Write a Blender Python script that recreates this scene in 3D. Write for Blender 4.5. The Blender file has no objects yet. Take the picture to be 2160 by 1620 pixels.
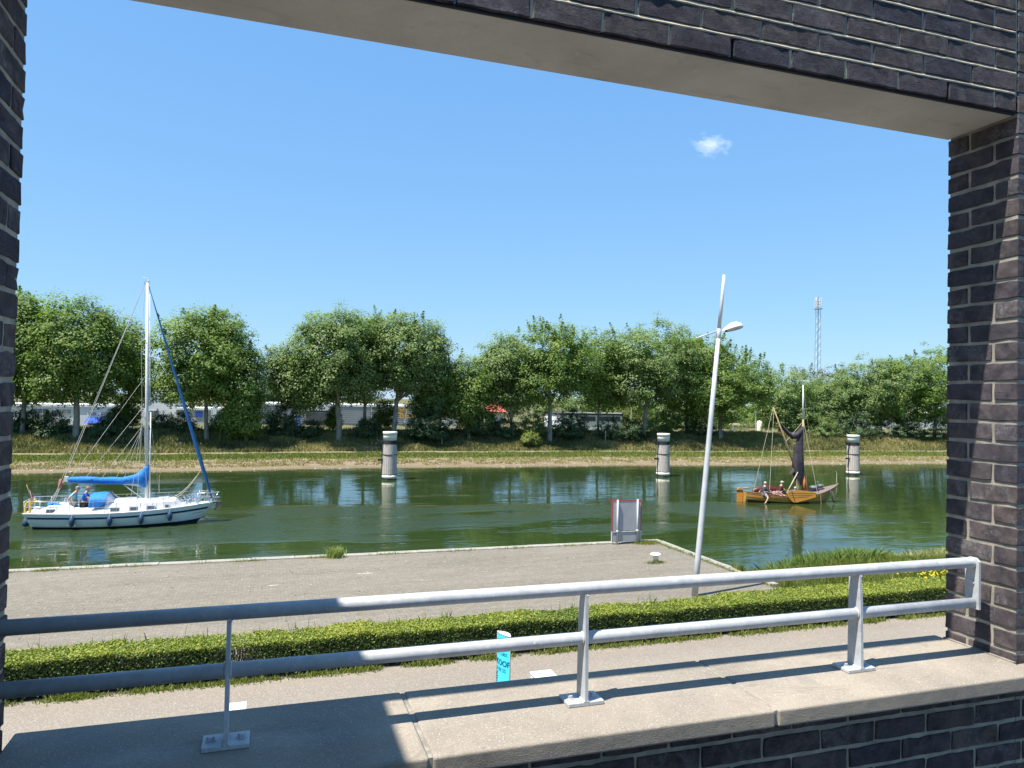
import bpy, bmesh, math, random
import numpy as np
from mathutils import Vector, Matrix, noise as mnoise

C = bpy.context.scene.collection
scene = bpy.context.scene
PI = math.pi
# ------------------------------------------------------------------ camera, world, sun
# world frame: X along the brick wall, Y out through the opening, Z up, origin at the eye
f, cx, cy = 1542.0, 1080.0, 810.0
def _n(v): return v / np.linalg.norm(v)
def dvec(x, y): return np.array([(x - cx) / f, -(y - cy) / f, -1.0])
_X = _n(dvec(5750, 935)); _Z = dvec(2465, -70000); _Z = _n(_Z - _X * (_X @ _Z) / (_X @ _X)); _Z = _n(_Z - _X * (_X @ _Z))
if _Z[1] < 0: _Z = -_Z
_Y = np.cross(_Z, _X)
R = np.array([_X, _Y, _Z])
def ray(x, y): return R @ dvec(x, y)
def AY(x, y, Y):
    r = ray(x, y); r = r * (Y / r[1]); return (float(r[0]), float(r[1]), float(r[2]))
def AZ(x, y, Z):
    r = ray(x, y); r = r * (Z / r[2]); return (float(r[0]), float(r[1]), float(r[2]))
cam_d = bpy.data.cameras.new('camera'); cam = bpy.data.objects.new('camera', cam_d); C.objects.link(cam)
cam_d.sensor_width = 36; cam_d.lens = f / 2160 * 36; cam_d.clip_start = 0.05; cam_d.clip_end = 6000
m = Matrix([[float(R[i][j]) for j in range(3)] for i in range(3)]).to_4x4(); cam.matrix_world = m
scene.camera = cam
SUN = Vector((0.44, 0.1355, -1.0)).normalized()
w = bpy.data.worlds.new("World"); scene.world = w; w.use_nodes = True
nt = w.node_tree; nt.nodes.clear()
wo = nt.nodes.new('ShaderNodeOutputWorld'); bg = nt.nodes.new('ShaderNodeBackground'); sky = nt.nodes.new('ShaderNodeTexSky')
sky.sky_type = 'NISHITA'; sky.sun_disc = False
sky.sun_elevation = math.asin(-SUN.z); sky.sun_rotation = math.atan2(-SUN.x, -SUN.y)
sky.altitude = 0; sky.air_density = 1.0; sky.dust_density = 0.15; sky.ozone_density = 3.2
bg.inputs[1].default_value = 0.15
# the phone's tone curve flattens the sky: raise each channel of the physical sky to a power, everywhere alike
sp_ = nt.nodes.new('ShaderNodeSeparateColor'); cb_ = nt.nodes.new('ShaderNodeCombineColor'); nt.links.new(sky.outputs[0], sp_.inputs[0])
for i_, (k_, g_) in enumerate(((0.485, 0.60), (0.685, 0.45), (0.935, 0.24))):
    a_ = nt.nodes.new('ShaderNodeMath'); a_.operation = 'MULTIPLY'; a_.inputs[1].default_value = 0.182; nt.links.new(sp_.outputs[i_], a_.inputs[0])
    b_ = nt.nodes.new('ShaderNodeMath'); b_.operation = 'POWER'; b_.inputs[1].default_value = g_; nt.links.new(a_.outputs[0], b_.inputs[0])
    c_ = nt.nodes.new('ShaderNodeMath'); c_.operation = 'MULTIPLY'; c_.inputs[1].default_value = k_ * 0.645 / 0.182; nt.links.new(b_.outputs[0], c_.inputs[0])
    nt.links.new(c_.outputs[0], cb_.inputs[i_])
nt.links.new(cb_.outputs[0], bg.inputs[0]); nt.links.new(bg.outputs[0], wo.inputs[0])
sl = bpy.data.lights.new('sun', 'SUN'); sl.energy = 5.0; sl.angle = math.radians(0.53); sl.color = (1.0, 0.955, 0.88)
so = bpy.data.objects.new('sun', sl); C.objects.link(so); so.rotation_euler = SUN.to_track_quat('-Z', 'Y').to_euler(); so.location = (-20, -8, 40)
scene.view_settings.view_transform = 'Standard'; scene.view_settings.look = 'None'
scene.view_settings.exposure = 1.03; scene.view_settings.gamma = 1.0; scene.view_settings.use_curve_mapping = False
scene.render.engine = 'CYCLES'
scene.cycles.max_bounces = 8; scene.cycles.diffuse_bounces = 4; scene.cycles.glossy_bounces = 3
scene.cycles.transmission_bounces = 4; scene.cycles.transparent_max_bounces = 6
scene.cycles.caustics_reflective = False; scene.cycles.caustics_refractive = False
scene.cycles.use_denoising = True; scene.cycles.volume_bounces = 6; scene.cycles.volume_max_steps = 256

# ------------------------------------------------------------------ materials
def newmat(name):
    mt = bpy.data.materials.new(name); mt.use_nodes = True
    nt = mt.node_tree; return mt, nt, nt.nodes['Principled BSDF'], nt.nodes['Material Output']
def ramp(nt, fac, stops):
    r = nt.nodes.new('ShaderNodeValToRGB'); e = r.color_ramp.elements
    while len(e) < len(stops): e.new(0.5)
    for i, (p, c) in enumerate(stops): e[i].position = p; e[i].color = (*c, 1) if len(c) == 3 else c
    if fac is not None: nt.links.new(fac, r.inputs[0])
    return r
def coords(nt, scale=(1, 1, 1), kind='Object', rand=False):
    tc = nt.nodes.new('ShaderNodeTexCoord'); mp = nt.nodes.new('ShaderNodeMapping'); mp.inputs['Scale'].default_value = scale
    nt.links.new(tc.outputs[kind], mp.inputs[0])
    if rand:
        oi = nt.nodes.new('ShaderNodeObjectInfo'); mu = nt.nodes.new('ShaderNodeMath'); mu.operation = 'MULTIPLY'; mu.inputs[1].default_value = 90
        cb = nt.nodes.new('ShaderNodeCombineXYZ'); nt.links.new(oi.outputs['Random'], mu.inputs[0])
        for i in range(3): nt.links.new(mu.outputs[0], cb.inputs[i])
        nt.links.new(cb.outputs[0], mp.inputs['Location'])
    return mp.outputs[0]
def noise(nt, vec, scale, detail=4, rough=0.55, dist=0.0):
    n = nt.nodes.new('ShaderNodeTexNoise'); n.inputs['Scale'].default_value = scale; n.inputs['Detail'].default_value = detail
    n.inputs['Roughness'].default_value = rough; n.inputs['Distortion'].default_value = dist
    nt.links.new(vec, n.inputs['Vector']); return n.outputs['Fac']
def mix(nt, a, b, fac, mode='MIX'):
    mx = nt.nodes.new('ShaderNodeMix'); mx.data_type = 'RGBA'; mx.blend_type = mode; mx.clamp_factor = True
    for s, v in ((mx.inputs[6], a), (mx.inputs[7], b), (mx.inputs[0], fac)):
        if isinstance(v, (int, float)): s.default_value = v
        elif isinstance(v, tuple): s.default_value = (*v, 1)
        else: nt.links.new(v, s)
    return mx.outputs[2]
def math_n(nt, op, a, b=None, clamp=False):
    n = nt.nodes.new('ShaderNodeMath'); n.operation = op; n.use_clamp = clamp
    for i, v in enumerate((a, b)):
        if v is None: continue
        if isinstance(v, (int, float)): n.inputs[i].default_value = v
        else: nt.links.new(v, n.inputs[i])
    return n.outputs[0]
def bump(nt, bs, h, dist, strength=1.0, prev=None):
    b = nt.nodes.new('ShaderNodeBump'); b.inputs['Distance'].default_value = dist; b.inputs['Strength'].default_value = strength
    nt.links.new(h, b.inputs['Height'])
    if prev: nt.links.new(prev, b.inputs['Normal'])
    nt.links.new(b.outputs[0], bs.inputs['Normal']); return b.outputs[0]
def M_(name, c1, c2=None, scale=8.0, rough=0.6, metal=0.0, bd=0.0, bscale=None, aniso=(1, 1, 1), lo=0.35, hi=0.65, spec=0.5, detail=5):
    mt, nt, bs, _ = newmat(name)
    bs.inputs['Roughness'].default_value = rough; bs.inputs['Metallic'].default_value = metal; bs.inputs['Specular IOR Level'].default_value = spec
    if c2 is None: c2 = tuple(x * 0.82 for x in c1)
    v = coords(nt, aniso); n = noise(nt, v, scale, detail)
    r = ramp(nt, n, [(lo, c2), (hi, c1)]); nt.links.new(r.outputs[0], bs.inputs['Base Color'])
    if bd: bump(nt, bs, noise(nt, v, bscale or scale * 3, 5), bd)
    return mt

# weathered, folded dark brick: colour and folds differ from brick to brick
def brick_material():
    mt, nt, bs, _ = newmat('dark_brick'); bs.inputs['Roughness'].default_value = 0.82; bs.inputs['Specular IOR Level'].default_value = 0.35
    oi = nt.nodes.new('ShaderNodeObjectInfo')
    v = coords(nt, (1, 1, 1), rand=True); vs = coords(nt, (0.55, 0.55, 1.6), rand=True)
    base = ramp(nt, oi.outputs['Random'], [(0.0, (0.114, 0.096, 0.117)), (0.2, (0.185, 0.146, 0.140)), (0.4, (0.079, 0.076, 0.104)), (0.6, (0.223, 0.168, 0.148)), (0.8, (0.129, 0.113, 0.133)), (1.0, (0.198, 0.155, 0.144))]).outputs[0]
    n1 = noise(nt, v, 16, 6, 0.65, 0.6)
    c = mix(nt, base, (0.035, 0.034, 0.045), ramp(nt, n1, [(0.40, (0, 0, 0)), (0.62, (0.75, 0.75, 0.75))]).outputs[0])
    n2 = noise(nt, v, 9, 4, 0.6, 1.0)
    eff = ramp(nt, n2, [(0.48, (0, 0, 0)), (0.70, (0.9, 0.9, 0.9))]).outputs[0]
    rr = ramp(nt, oi.outputs['Random'], [(0.45, (0.25, 0.25, 0.25)), (0.55, (1, 1, 1)), (0.74, (1, 1, 1)), (0.85, (0.3, 0.3, 0.3))]).outputs[0]
    fine = ramp(nt, noise(nt, v, 120, 4, 0.7), [(0.42, (0.1, 0.1, 0.1)), (0.62, (1, 1, 1))]).outputs[0]
    k = mix(nt, eff, rr, 1.0, 'MULTIPLY'); k = mix(nt, k, fine, 1.0, 'MULTIPLY')
    c = mix(nt, c, (0.40, 0.39, 0.40), k)
    grit = ramp(nt, noise(nt, v, 420, 2, 0.6), [(0.68, (0, 0, 0)), (0.76, (0.5, 0.5, 0.5))]).outputs[0]
    c = mix(nt, c, (0.26, 0.24, 0.22), grit)
    nt.links.new(c, bs.inputs['Base Color'])
    fold = noise(nt, vs, 17, 8, 0.68, 3.6)
    fr = ramp(nt, fold, [(0.30, (0, 0, 0)), (0.44, (0.75, 0.75, 0.75)), (0.50, (0.45, 0.45, 0.45)), (0.66, (1, 1, 1))]).outputs[0]
    p = bump(nt, bs, fr, 0.019); bump(nt, bs, noise(nt, v, 75, 6, 0.78), 0.0050, prev=p)
    return mt
MB_BRICK = brick_material()
def concrete(name, c1, c2, speck=(0.75, 0.7, 0.62), dark=(0.08, 0.08, 0.08), stain=(0.2, 0.19, 0.16), pores=1.0, grain=260):
    mt, nt, bs, _ = newmat(name); bs.inputs['Roughness'].default_value = 0.85; bs.inputs['Specular IOR Level'].default_value = 0.3
    v = coords(nt)
    a = ramp(nt, noise(nt, v, 2.2, 6, 0.6, 0.4), [(0.32, c2), (0.64, c1)]).outputs[0]
    g = noise(nt, v, grain, 2, 0.6)
    a = mix(nt, a, speck, ramp(nt, g, [(0.60, (0, 0, 0)), (0.72, (0.65, 0.65, 0.65))]).outputs[0])
    g2 = noise(nt, coords(nt, (1.1, 0.9, 1)), grain * 0.55, 2, 0.5)
    a = mix(nt, a, dark, ramp(nt, g2, [(0.26, (0.75 * pores,) * 3), (0.34, (0, 0, 0))]).outputs[0])
    a = mix(nt, a, stain, ramp(nt, noise(nt, v, 5.5, 5, 0.65, 0.8), [(0.54, (0, 0, 0)), (0.76, (0.55, 0.55, 0.55))]).outputs[0])
    li = noise(nt, v, 38, 5, 0.7, 0.5)
    a = mix(nt, a, tuple(q * 1.25 for q in c1), ramp(nt, li, [(0.62, (0, 0, 0)), (0.70, (0.55, 0.55, 0.55))]).outputs[0])
    a = mix(nt, a, tuple(q * 0.55 for q in c2), ramp(nt, noise(nt, coords(nt, (1, 3.0, 1)), 3.0, 7, 0.75, 1.2), [(0.56, (0, 0, 0)), (0.74, (0.6, 0.6, 0.6))]).outputs[0])
    nt.links.new(a, bs.inputs['Base Color'])
    p = bump(nt, bs, g, 0.0012); bump(nt, bs, noise(nt, v, 30, 5), 0.002, prev=p)
    return mt
CONC_SILL = concrete('washed_concrete', (0.291, 0.248, 0.193), (0.194, 0.169, 0.139), speck=(0.659, 0.600, 0.523), stain=(0.186, 0.169, 0.144))
CONC_LINTEL = concrete('smooth_concrete', (0.497, 0.504, 0.476), (0.356, 0.364, 0.354), speck=(0.594, 0.605, 0.586), stain=(0.497, 0.482, 0.415), pores=0.35, grain=420)
CONC_COPE = concrete('kerb_concrete', (0.322, 0.301, 0.252), (0.224, 0.210, 0.175), grain=60)
MORTAR = M_('mortar', (0.531, 0.430, 0.289), (0.371, 0.304, 0.208), 22, 0.95, bd=0.0015, bscale=260)  # joint copy of the mortar, brightened and warmed to read as sunlit
SLOT = M_('dark_gap', (0.02, 0.02, 0.025), None, 10, 0.9)  # near-black; paints the lintel gap's shade, also colours the mooring post cores
def galvanised():
    mt, nt, bs, _ = newmat('galvanised_steel'); bs.inputs['Metallic'].default_value = 0.0; bs.inputs['Roughness'].default_value = 0.5
    v = coords(nt); vor = nt.nodes.new('ShaderNodeTexVoronoi'); vor.inputs['Scale'].default_value = 55; nt.links.new(v, vor.inputs['Vector'])
    a = ramp(nt, vor.outputs['Distance'], [(0.1, (0.391, 0.399, 0.399)), (0.7, (0.306, 0.315, 0.323))]).outputs[0]
    b = ramp(nt, noise(nt, v, 7, 6, 0.7, 1.2), [(0.35, (0.340, 0.348, 0.357)), (0.6, (0.527, 0.535, 0.535))]).outputs[0]
    c = mix(nt, a, b, 0.55)
    c = mix(nt, c, (0.17, 0.14, 0.115), ramp(nt, noise(nt, v, 5.1, 6, 0.75, 1.5), [(0.70, (0, 0, 0)), (0.78, (0.8, 0.8, 0.8))]).outputs[0])
    c = mix(nt, c, (0.72, 0.72, 0.71), ramp(nt, noise(nt, v, 90, 3, 0.6), [(0.66, (0, 0, 0)), (0.72, (0.6, 0.6, 0.6))]).outputs[0])
    nt.links.new(c, bs.inputs['Base Color'])
    rr = ramp(nt, noise(nt, v, 20, 4), [(0.3, (0.40,) * 3), (0.7, (0.62,) * 3)]).outputs[0]; nt.links.new(rr, bs.inputs['Roughness'])
    bump(nt, bs, noise(nt, v, 40, 5, 0.6), 0.0007)
    return mt
GALV = galvanised()
GALV_POLE = M_('grey_pole_metal', (0.515, 0.515, 0.515), (0.437, 0.445, 0.452), 3, 0.42, 0.1, bd=0.0005, bscale=30)
WHITE = M_('white_gelcoat', (0.680, 0.671, 0.646), (0.595, 0.586, 0.561), 3, 0.28)
HULLW = M_('white_hull_paint', (0.774, 0.774, 0.774), (0.711, 0.711, 0.720), 1.2, 0.22)
NAVY = M_('navy_paint', (0.02, 0.025, 0.06), None, 4, 0.3)
FENDER = M_('blue_rubber', (0.03, 0.07, 0.13), (0.02, 0.05, 0.09), 12, 0.5)
BLUECLOTH = M_('blue_canvas', (0.010, 0.20, 0.60), (0.006, 0.13, 0.44), 9, 0.75, bd=0.02, bscale=7)
ROLLEDBLUE = M_('dark_blue_sailcloth', (0.010, 0.112, 0.288), (0.006, 0.068, 0.192), 6, 0.7)
ALU = M_('aluminium', (0.66, 0.66, 0.65), (0.58, 0.58, 0.57), 4, 0.4, 0.0)
STEEL = M_('stainless_steel', (0.7, 0.7, 0.7), (0.55, 0.55, 0.55), 8, 0.3, 0.6)
ROPE = M_('rope', (0.52, 0.46, 0.34), (0.36, 0.31, 0.22), 30, 0.9)
GREYROPE = M_('grey_wire', (0.50, 0.48, 0.43), None, 30, 0.6)
WINDOW = M_('dark_window', (0.05, 0.055, 0.06), (0.09, 0.09, 0.09), 6, 0.08)
CLEAR = M_('clear_vinyl', (0.16, 0.20, 0.28), (0.30, 0.33, 0.42), 8, 0.08)
RED = M_('red_paint', (0.50, 0.035, 0.03), (0.38, 0.03, 0.03), 5, 0.5)
YELLOW = M_('yellow_foam', (0.72, 0.45, 0.03), (0.55, 0.33, 0.02), 8, 0.6)
BLACK = M_('black_rubber', (0.02, 0.02, 0.02), (0.035, 0.035, 0.035), 20, 0.55)
def wood(name, c1, c2, sx=(1, 1, 1), scale=5, rough=0.5, bd=0.003):
    return M_(name, c1, c2, scale, rough, aniso=sx, bd=bd, bscale=scale * 3, lo=0.3, hi=0.7)
VARN = wood('varnished_oak', (0.680, 0.315, 0.051), (0.493, 0.204, 0.030), (1, 1, 9), 3, 0.35)
OILED = wood('oiled_hull_planks', (0.468, 0.289, 0.085), (0.323, 0.187, 0.051), (1, 1, 9), 3, 0.4)
GREYDECK = wood('weathered_deck', (0.20, 0.145, 0.125), (0.13, 0.095, 0.085), (1, 8, 1), 4, 0.7)
SPAR = wood('spar_wood', (0.34, 0.24, 0.12), (0.22, 0.15, 0.08), (6, 6, 1), 3, 0.5)
DSAIL = M_('dark_sailcloth', (0.060, 0.045, 0.055), (0.028, 0.024, 0.034), 2.2, 0.85, bd=0.03, bscale=5)
MAHOG = wood('mahogany', (0.13, 0.028, 0.018), (0.07, 0.016, 0.012), (1, 6, 1), 4, 0.35)
GREYWOOD = M_('grey_weathered_timber', (0.552, 0.486, 0.425), (0.354, 0.309, 0.276), 6, 0.85, aniso=(5, 5, 0.6), bd=0.01, bscale=10)
CREAM = M_('cream_paint', (0.913, 0.835, 0.685), (0.809, 0.725, 0.590), 3, 0.6)
SKIN = M_('skin', (0.50, 0.30, 0.21), (0.44, 0.25, 0.17), 5, 0.6)

def leafmat(name, stops, trans=0.28, rough=0.55):
    mt, nt, bs, out = newmat(name)
    at = nt.nodes.new('ShaderNodeAttribute'); at.attribute_name = 'tint'
    r = ramp(nt, at.outputs['Fac'], stops)
    bs.inputs['Roughness'].default_value = rough; bs.inputs['Specular IOR Level'].default_value = 0.35
    nt.links.new(r.outputs[0], bs.inputs['Base Color'])
    tr = nt.nodes.new('ShaderNodeBsdfTranslucent')
    g = nt.nodes.new('ShaderNodeMix'); g.data_type = 'RGBA'; g.blend_type = 'MULTIPLY'; g.inputs[0].default_value = 1
    nt.links.new(r.outputs[0], g.inputs[6]); g.inputs[7].default_value = (1.5, 1.7, 0.7, 1); nt.links.new(g.outputs[2], tr.inputs[0])
    mx = nt.nodes.new('ShaderNodeMixShader'); mx.inputs[0].default_value = trans
    nt.links.new(bs.outputs[0], mx.inputs[1]); nt.links.new(tr.outputs[0], mx.inputs[2]); nt.links.new(mx.outputs[0], out.inputs[0])
    return mt
LEAF = leafmat('poplar_leaves', [(0, (0.096, 0.154, 0.032)), (0.5, (0.162, 0.233, 0.048)), (1, (0.245, 0.311, 0.087))], 0.42)
LEAF2 = leafmat('grey_green_leaves', [(0, (0.104, 0.155, 0.047)), (0.5, (0.172, 0.236, 0.075)), (1, (0.257, 0.320, 0.131))], 0.42)
LEAFD = leafmat('dark_shrub_leaves', [(0, (0.032, 0.061, 0.023)), (0.6, (0.061, 0.109, 0.038)), (1, (0.145, 0.189, 0.080))], 0.15)
LEAFL = leafmat('lime_leaves', [(0, (0.085, 0.128, 0.017)), (1, (0.170, 0.212, 0.030))], 0.35)
LEAFP = leafmat('haze_tinted_leaves', [(0, (0.080, 0.108, 0.052)), (1, (0.152, 0.160, 0.088))], 0.25)  # distance haze mixed into the leaf colour
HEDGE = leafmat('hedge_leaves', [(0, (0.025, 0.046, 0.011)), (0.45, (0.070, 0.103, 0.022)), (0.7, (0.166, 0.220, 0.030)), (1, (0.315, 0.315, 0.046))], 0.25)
GRASSG = leafmat('green_grass', [(0, (0.068, 0.104, 0.018)), (0.6, (0.160, 0.200, 0.036)), (1, (0.304, 0.288, 0.088))], 0.25)
GRASSD = leafmat('dry_grass', [(0, (0.085, 0.106, 0.034)), (0.45, (0.212, 0.200, 0.072)), (1, (0.391, 0.323, 0.145))], 0.2)
REED = leafmat('reed_blades', [(0, (0.098, 0.178, 0.036)), (0.6, (0.215, 0.299, 0.072)), (1, (0.450, 0.393, 0.194))], 0.25)
FLOWER = leafmat('yellow_flowers', [(0, (0.55, 0.42, 0.02)), (1, (0.75, 0.62, 0.03))], 0.2)
BARK = M_('pale_bark', (0.30, 0.28, 0.235), (0.15, 0.14, 0.115), 3, 0.9, aniso=(1, 1, 0.4), bd=0.03, bscale=6)
BARKD = M_('dark_bark', (0.12, 0.10, 0.08), (0.07, 0.06, 0.05), 3, 0.9)

# ------------------------------------------------------------------ mesh building helpers
class MB:
    def __init__(s): s.v = []; s.f = []
    def add(s, vs, fs):
        o = len(s.v); s.v += [tuple(map(float, v)) for v in vs]; s.f += [tuple(i + o for i in f_) for f_ in fs]; return s
    def box(s, lo, hi):
        x0, y0, z0 = lo; x1, y1, z1 = hi
        return s.add([(x0, y0, z0), (x1, y0, z0), (x1, y1, z0), (x0, y1, z0), (x0, y0, z1), (x1, y0, z1), (x1, y1, z1), (x0, y1, z1)],
                     [(0, 3, 2, 1), (4, 5, 6, 7), (0, 1, 5, 4), (1, 2, 6, 5), (2, 3, 7, 6), (3, 0, 4, 7)])
    def rbox(s, lo, hi, r=0.01, seg=2):
        bm = bmesh.new(); bmesh.ops.create_cube(bm, size=1)
        for v in bm.verts: v.co = Vector([lo[i] + (v.co[i] + 0.5) * (hi[i] - lo[i]) for i in range(3)])
        bmesh.ops.bevel(bm, geom=bm.edges[:], offset=r, segments=seg, affect='EDGES', profile=0.5)
        bm.verts.index_update()
        s.add([v.co for v in bm.verts], [[v.index for v in f_.verts] for f_ in bm.faces]); bm.free(); return s
    def tube(s, pts, r, n=10, cap=True):
        pts = [Vector(p) for p in pts]; k = len(pts)
        rs = r if isinstance(r, (list, tuple)) else [r] * k
        t0 = (pts[1] - pts[0]).normalized(); up = Vector((0, 0, 1)) if abs(t0.z) < 0.9 else Vector((1, 0, 0))
        a = t0.cross(up).normalized(); rings = []; vs = []
        for i, p in enumerate(pts):
            t = (pts[min(i + 1, k - 1)] - pts[max(i - 1, 0)]).normalized()
            a = (a - t * a.dot(t)).normalized(); b = t.cross(a)
            for j in range(n):
                an = 2 * PI * j / n; vs.append(p + (a * math.cos(an) + b * math.sin(an)) * rs[i])
        fs = [(i * n + j, i * n + (j + 1) % n, (i + 1) * n + (j + 1) % n, (i + 1) * n + j) for i in range(k - 1) for j in range(n)]
        if cap: fs += [tuple(reversed(range(n))), tuple(range((k - 1) * n, k * n))]
        return s.add(vs, fs)
    def lathe(s, prof, c=(0, 0, 0), n=24, ax='z'):
        vs = []
        for (r, z) in prof:
            for j in range(n):
                an = 2 * PI * j / n; p = (r * math.cos(an), r * math.sin(an), z)
                if ax == 'x': p = (p[2], p[0], p[1])
                if ax == 'y': p = (p[0], p[2], p[1])
                vs.append((c[0] + p[0], c[1] + p[1], c[2] + p[2]))
        k = len(prof)
        fs = [(i * n + j, i * n + (j + 1) % n, (i + 1) * n + (j + 1) % n, (i + 1) * n + j) for i in range(k - 1) for j in range(n)]
        fs += [tuple(reversed(range(n))), tuple(range((k - 1) * n, k * n))]
        return s.add(vs, fs)
    def ell(s, c, r, n=12, m_=8, rot=None):
        vs = []
        for i in range(m_ + 1):
            ph = PI * i / m_
            for j in range(n):
                th = 2 * PI * j / n
                p = Vector((r[0] * math.sin(ph) * math.cos(th), r[1] * math.sin(ph) * math.sin(th), r[2] * math.cos(ph)))
                if rot: p = rot @ p
                vs.append((c[0] + p.x, c[1] + p.y, c[2] + p.z))
        return s.add(vs, [(i * n + j, (i + 1) * n + j, (i + 1) * n + (j + 1) % n, i * n + (j + 1) % n) for i in range(m_) for j in range(n)])
    def grid(s, rows, close=False):
        n = len(rows[0]); vs = [p for r_ in rows for p in r_]
        return s.add(vs, [(i * n + j, i * n + (j + 1) % n, (i + 1) * n + (j + 1) % n, (i + 1) * n + j) for i in range(len(rows) - 1) for j in range(n if close else n - 1)])
    def prism(s, poly, y0, y1, plane='xz'):
        n = len(poly)
        def P3(p, t): return (p[0], t, p[1]) if plane == 'xz' else ((p[0], p[1], t) if plane == 'xy' else (t, p[0], p[1]))
        return s.add([P3(p, y0) for p in poly] + [P3(p, y1) for p in poly],
                     [tuple(range(n)), tuple(reversed(range(n, 2 * n)))] + [(i, i + n, (i + 1) % n + n, (i + 1) % n) for i in range(n)])
    def mesh(s, name, mat, smooth=False):
        me = bpy.data.meshes.new(name); me.from_pydata(s.v, [], s.f); me.materials.append(mat)
        bm = bmesh.new(); bm.from_mesh(me); bmesh.ops.recalc_face_normals(bm, faces=bm.faces[:]); bm.to_mesh(me); bm.free()
        if smooth: me.polygons.foreach_set('use_smooth', [True] * len(me.polygons)); me.update()
        return me
    def build(s, name, mat, parent=None, smooth=False):
        return link(s.mesh(name, mat, smooth), name, parent)
def rootof(p):
    while p.parent: p = p.parent
    return p
def link(me, name, parent=None, keep=True):
    o = bpy.data.objects.new(name, me); C.objects.link(o)
    if parent:
        o.parent = parent
        if keep: o.matrix_parent_inverse = parent_world(parent).inverted()
    return o
def parent_world(p):
    mw = Matrix.Translation(p.location) @ p.rotation_euler.to_matrix().to_4x4()
    if p.parent: mw = parent_world(p.parent) @ p.matrix_parent_inverse @ mw
    return mw
def tag(o, label, cat, group=None):
    o['label'] = label; o['category'] = cat
    if group: o['group'] = group
    return o
def thing(name, loc, label, cat, group=None, rz=0):
    o = bpy.data.objects.new(name, None); C.objects.link(o); o.location = loc; o.rotation_euler = (0, 0, rz); o.empty_display_size = 0.3
    return tag(o, label, cat, group)
def copy_tree(o, parent=None):
    c = o.copy(); C.objects.link(c)
    if parent: c.parent = parent
    for ch in list(o.children): copy_tree(ch, c)
    return c
def fastmesh(name, V, F, mat, tint=None, smooth=False):
    """V (n,3) array, F (m,k) int array; tint per face"""
    me = bpy.data.meshes.new(name); n, (mf, k) = len(V), F.shape
    me.vertices.add(n); me.vertices.foreach_set('co', np.asarray(V, np.float32).ravel())
    me.loops.add(mf * k); me.loops.foreach_set('vertex_index', F.astype(np.int32).ravel())
    me.polygons.add(mf); me.polygons.foreach_set('loop_start', np.arange(0, mf * k, k, dtype=np.int32)); me.polygons.foreach_set('loop_total', np.full(mf, k, np.int32))
    me.materials.append(mat)
    if tint is not None:
        a = me.attributes.new('tint', 'FLOAT', 'FACE'); a.data.foreach_set('value', np.asarray(tint, np.float32))
    me.update(calc_edges=True); me.validate(); return me
def structure(o): o['kind'] = 'structure'; return o
def stuff(o, label=None, cat=None):
    o['kind'] = 'stuff'
    if label: o['label'] = label; o['category'] = cat
    return o

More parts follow.
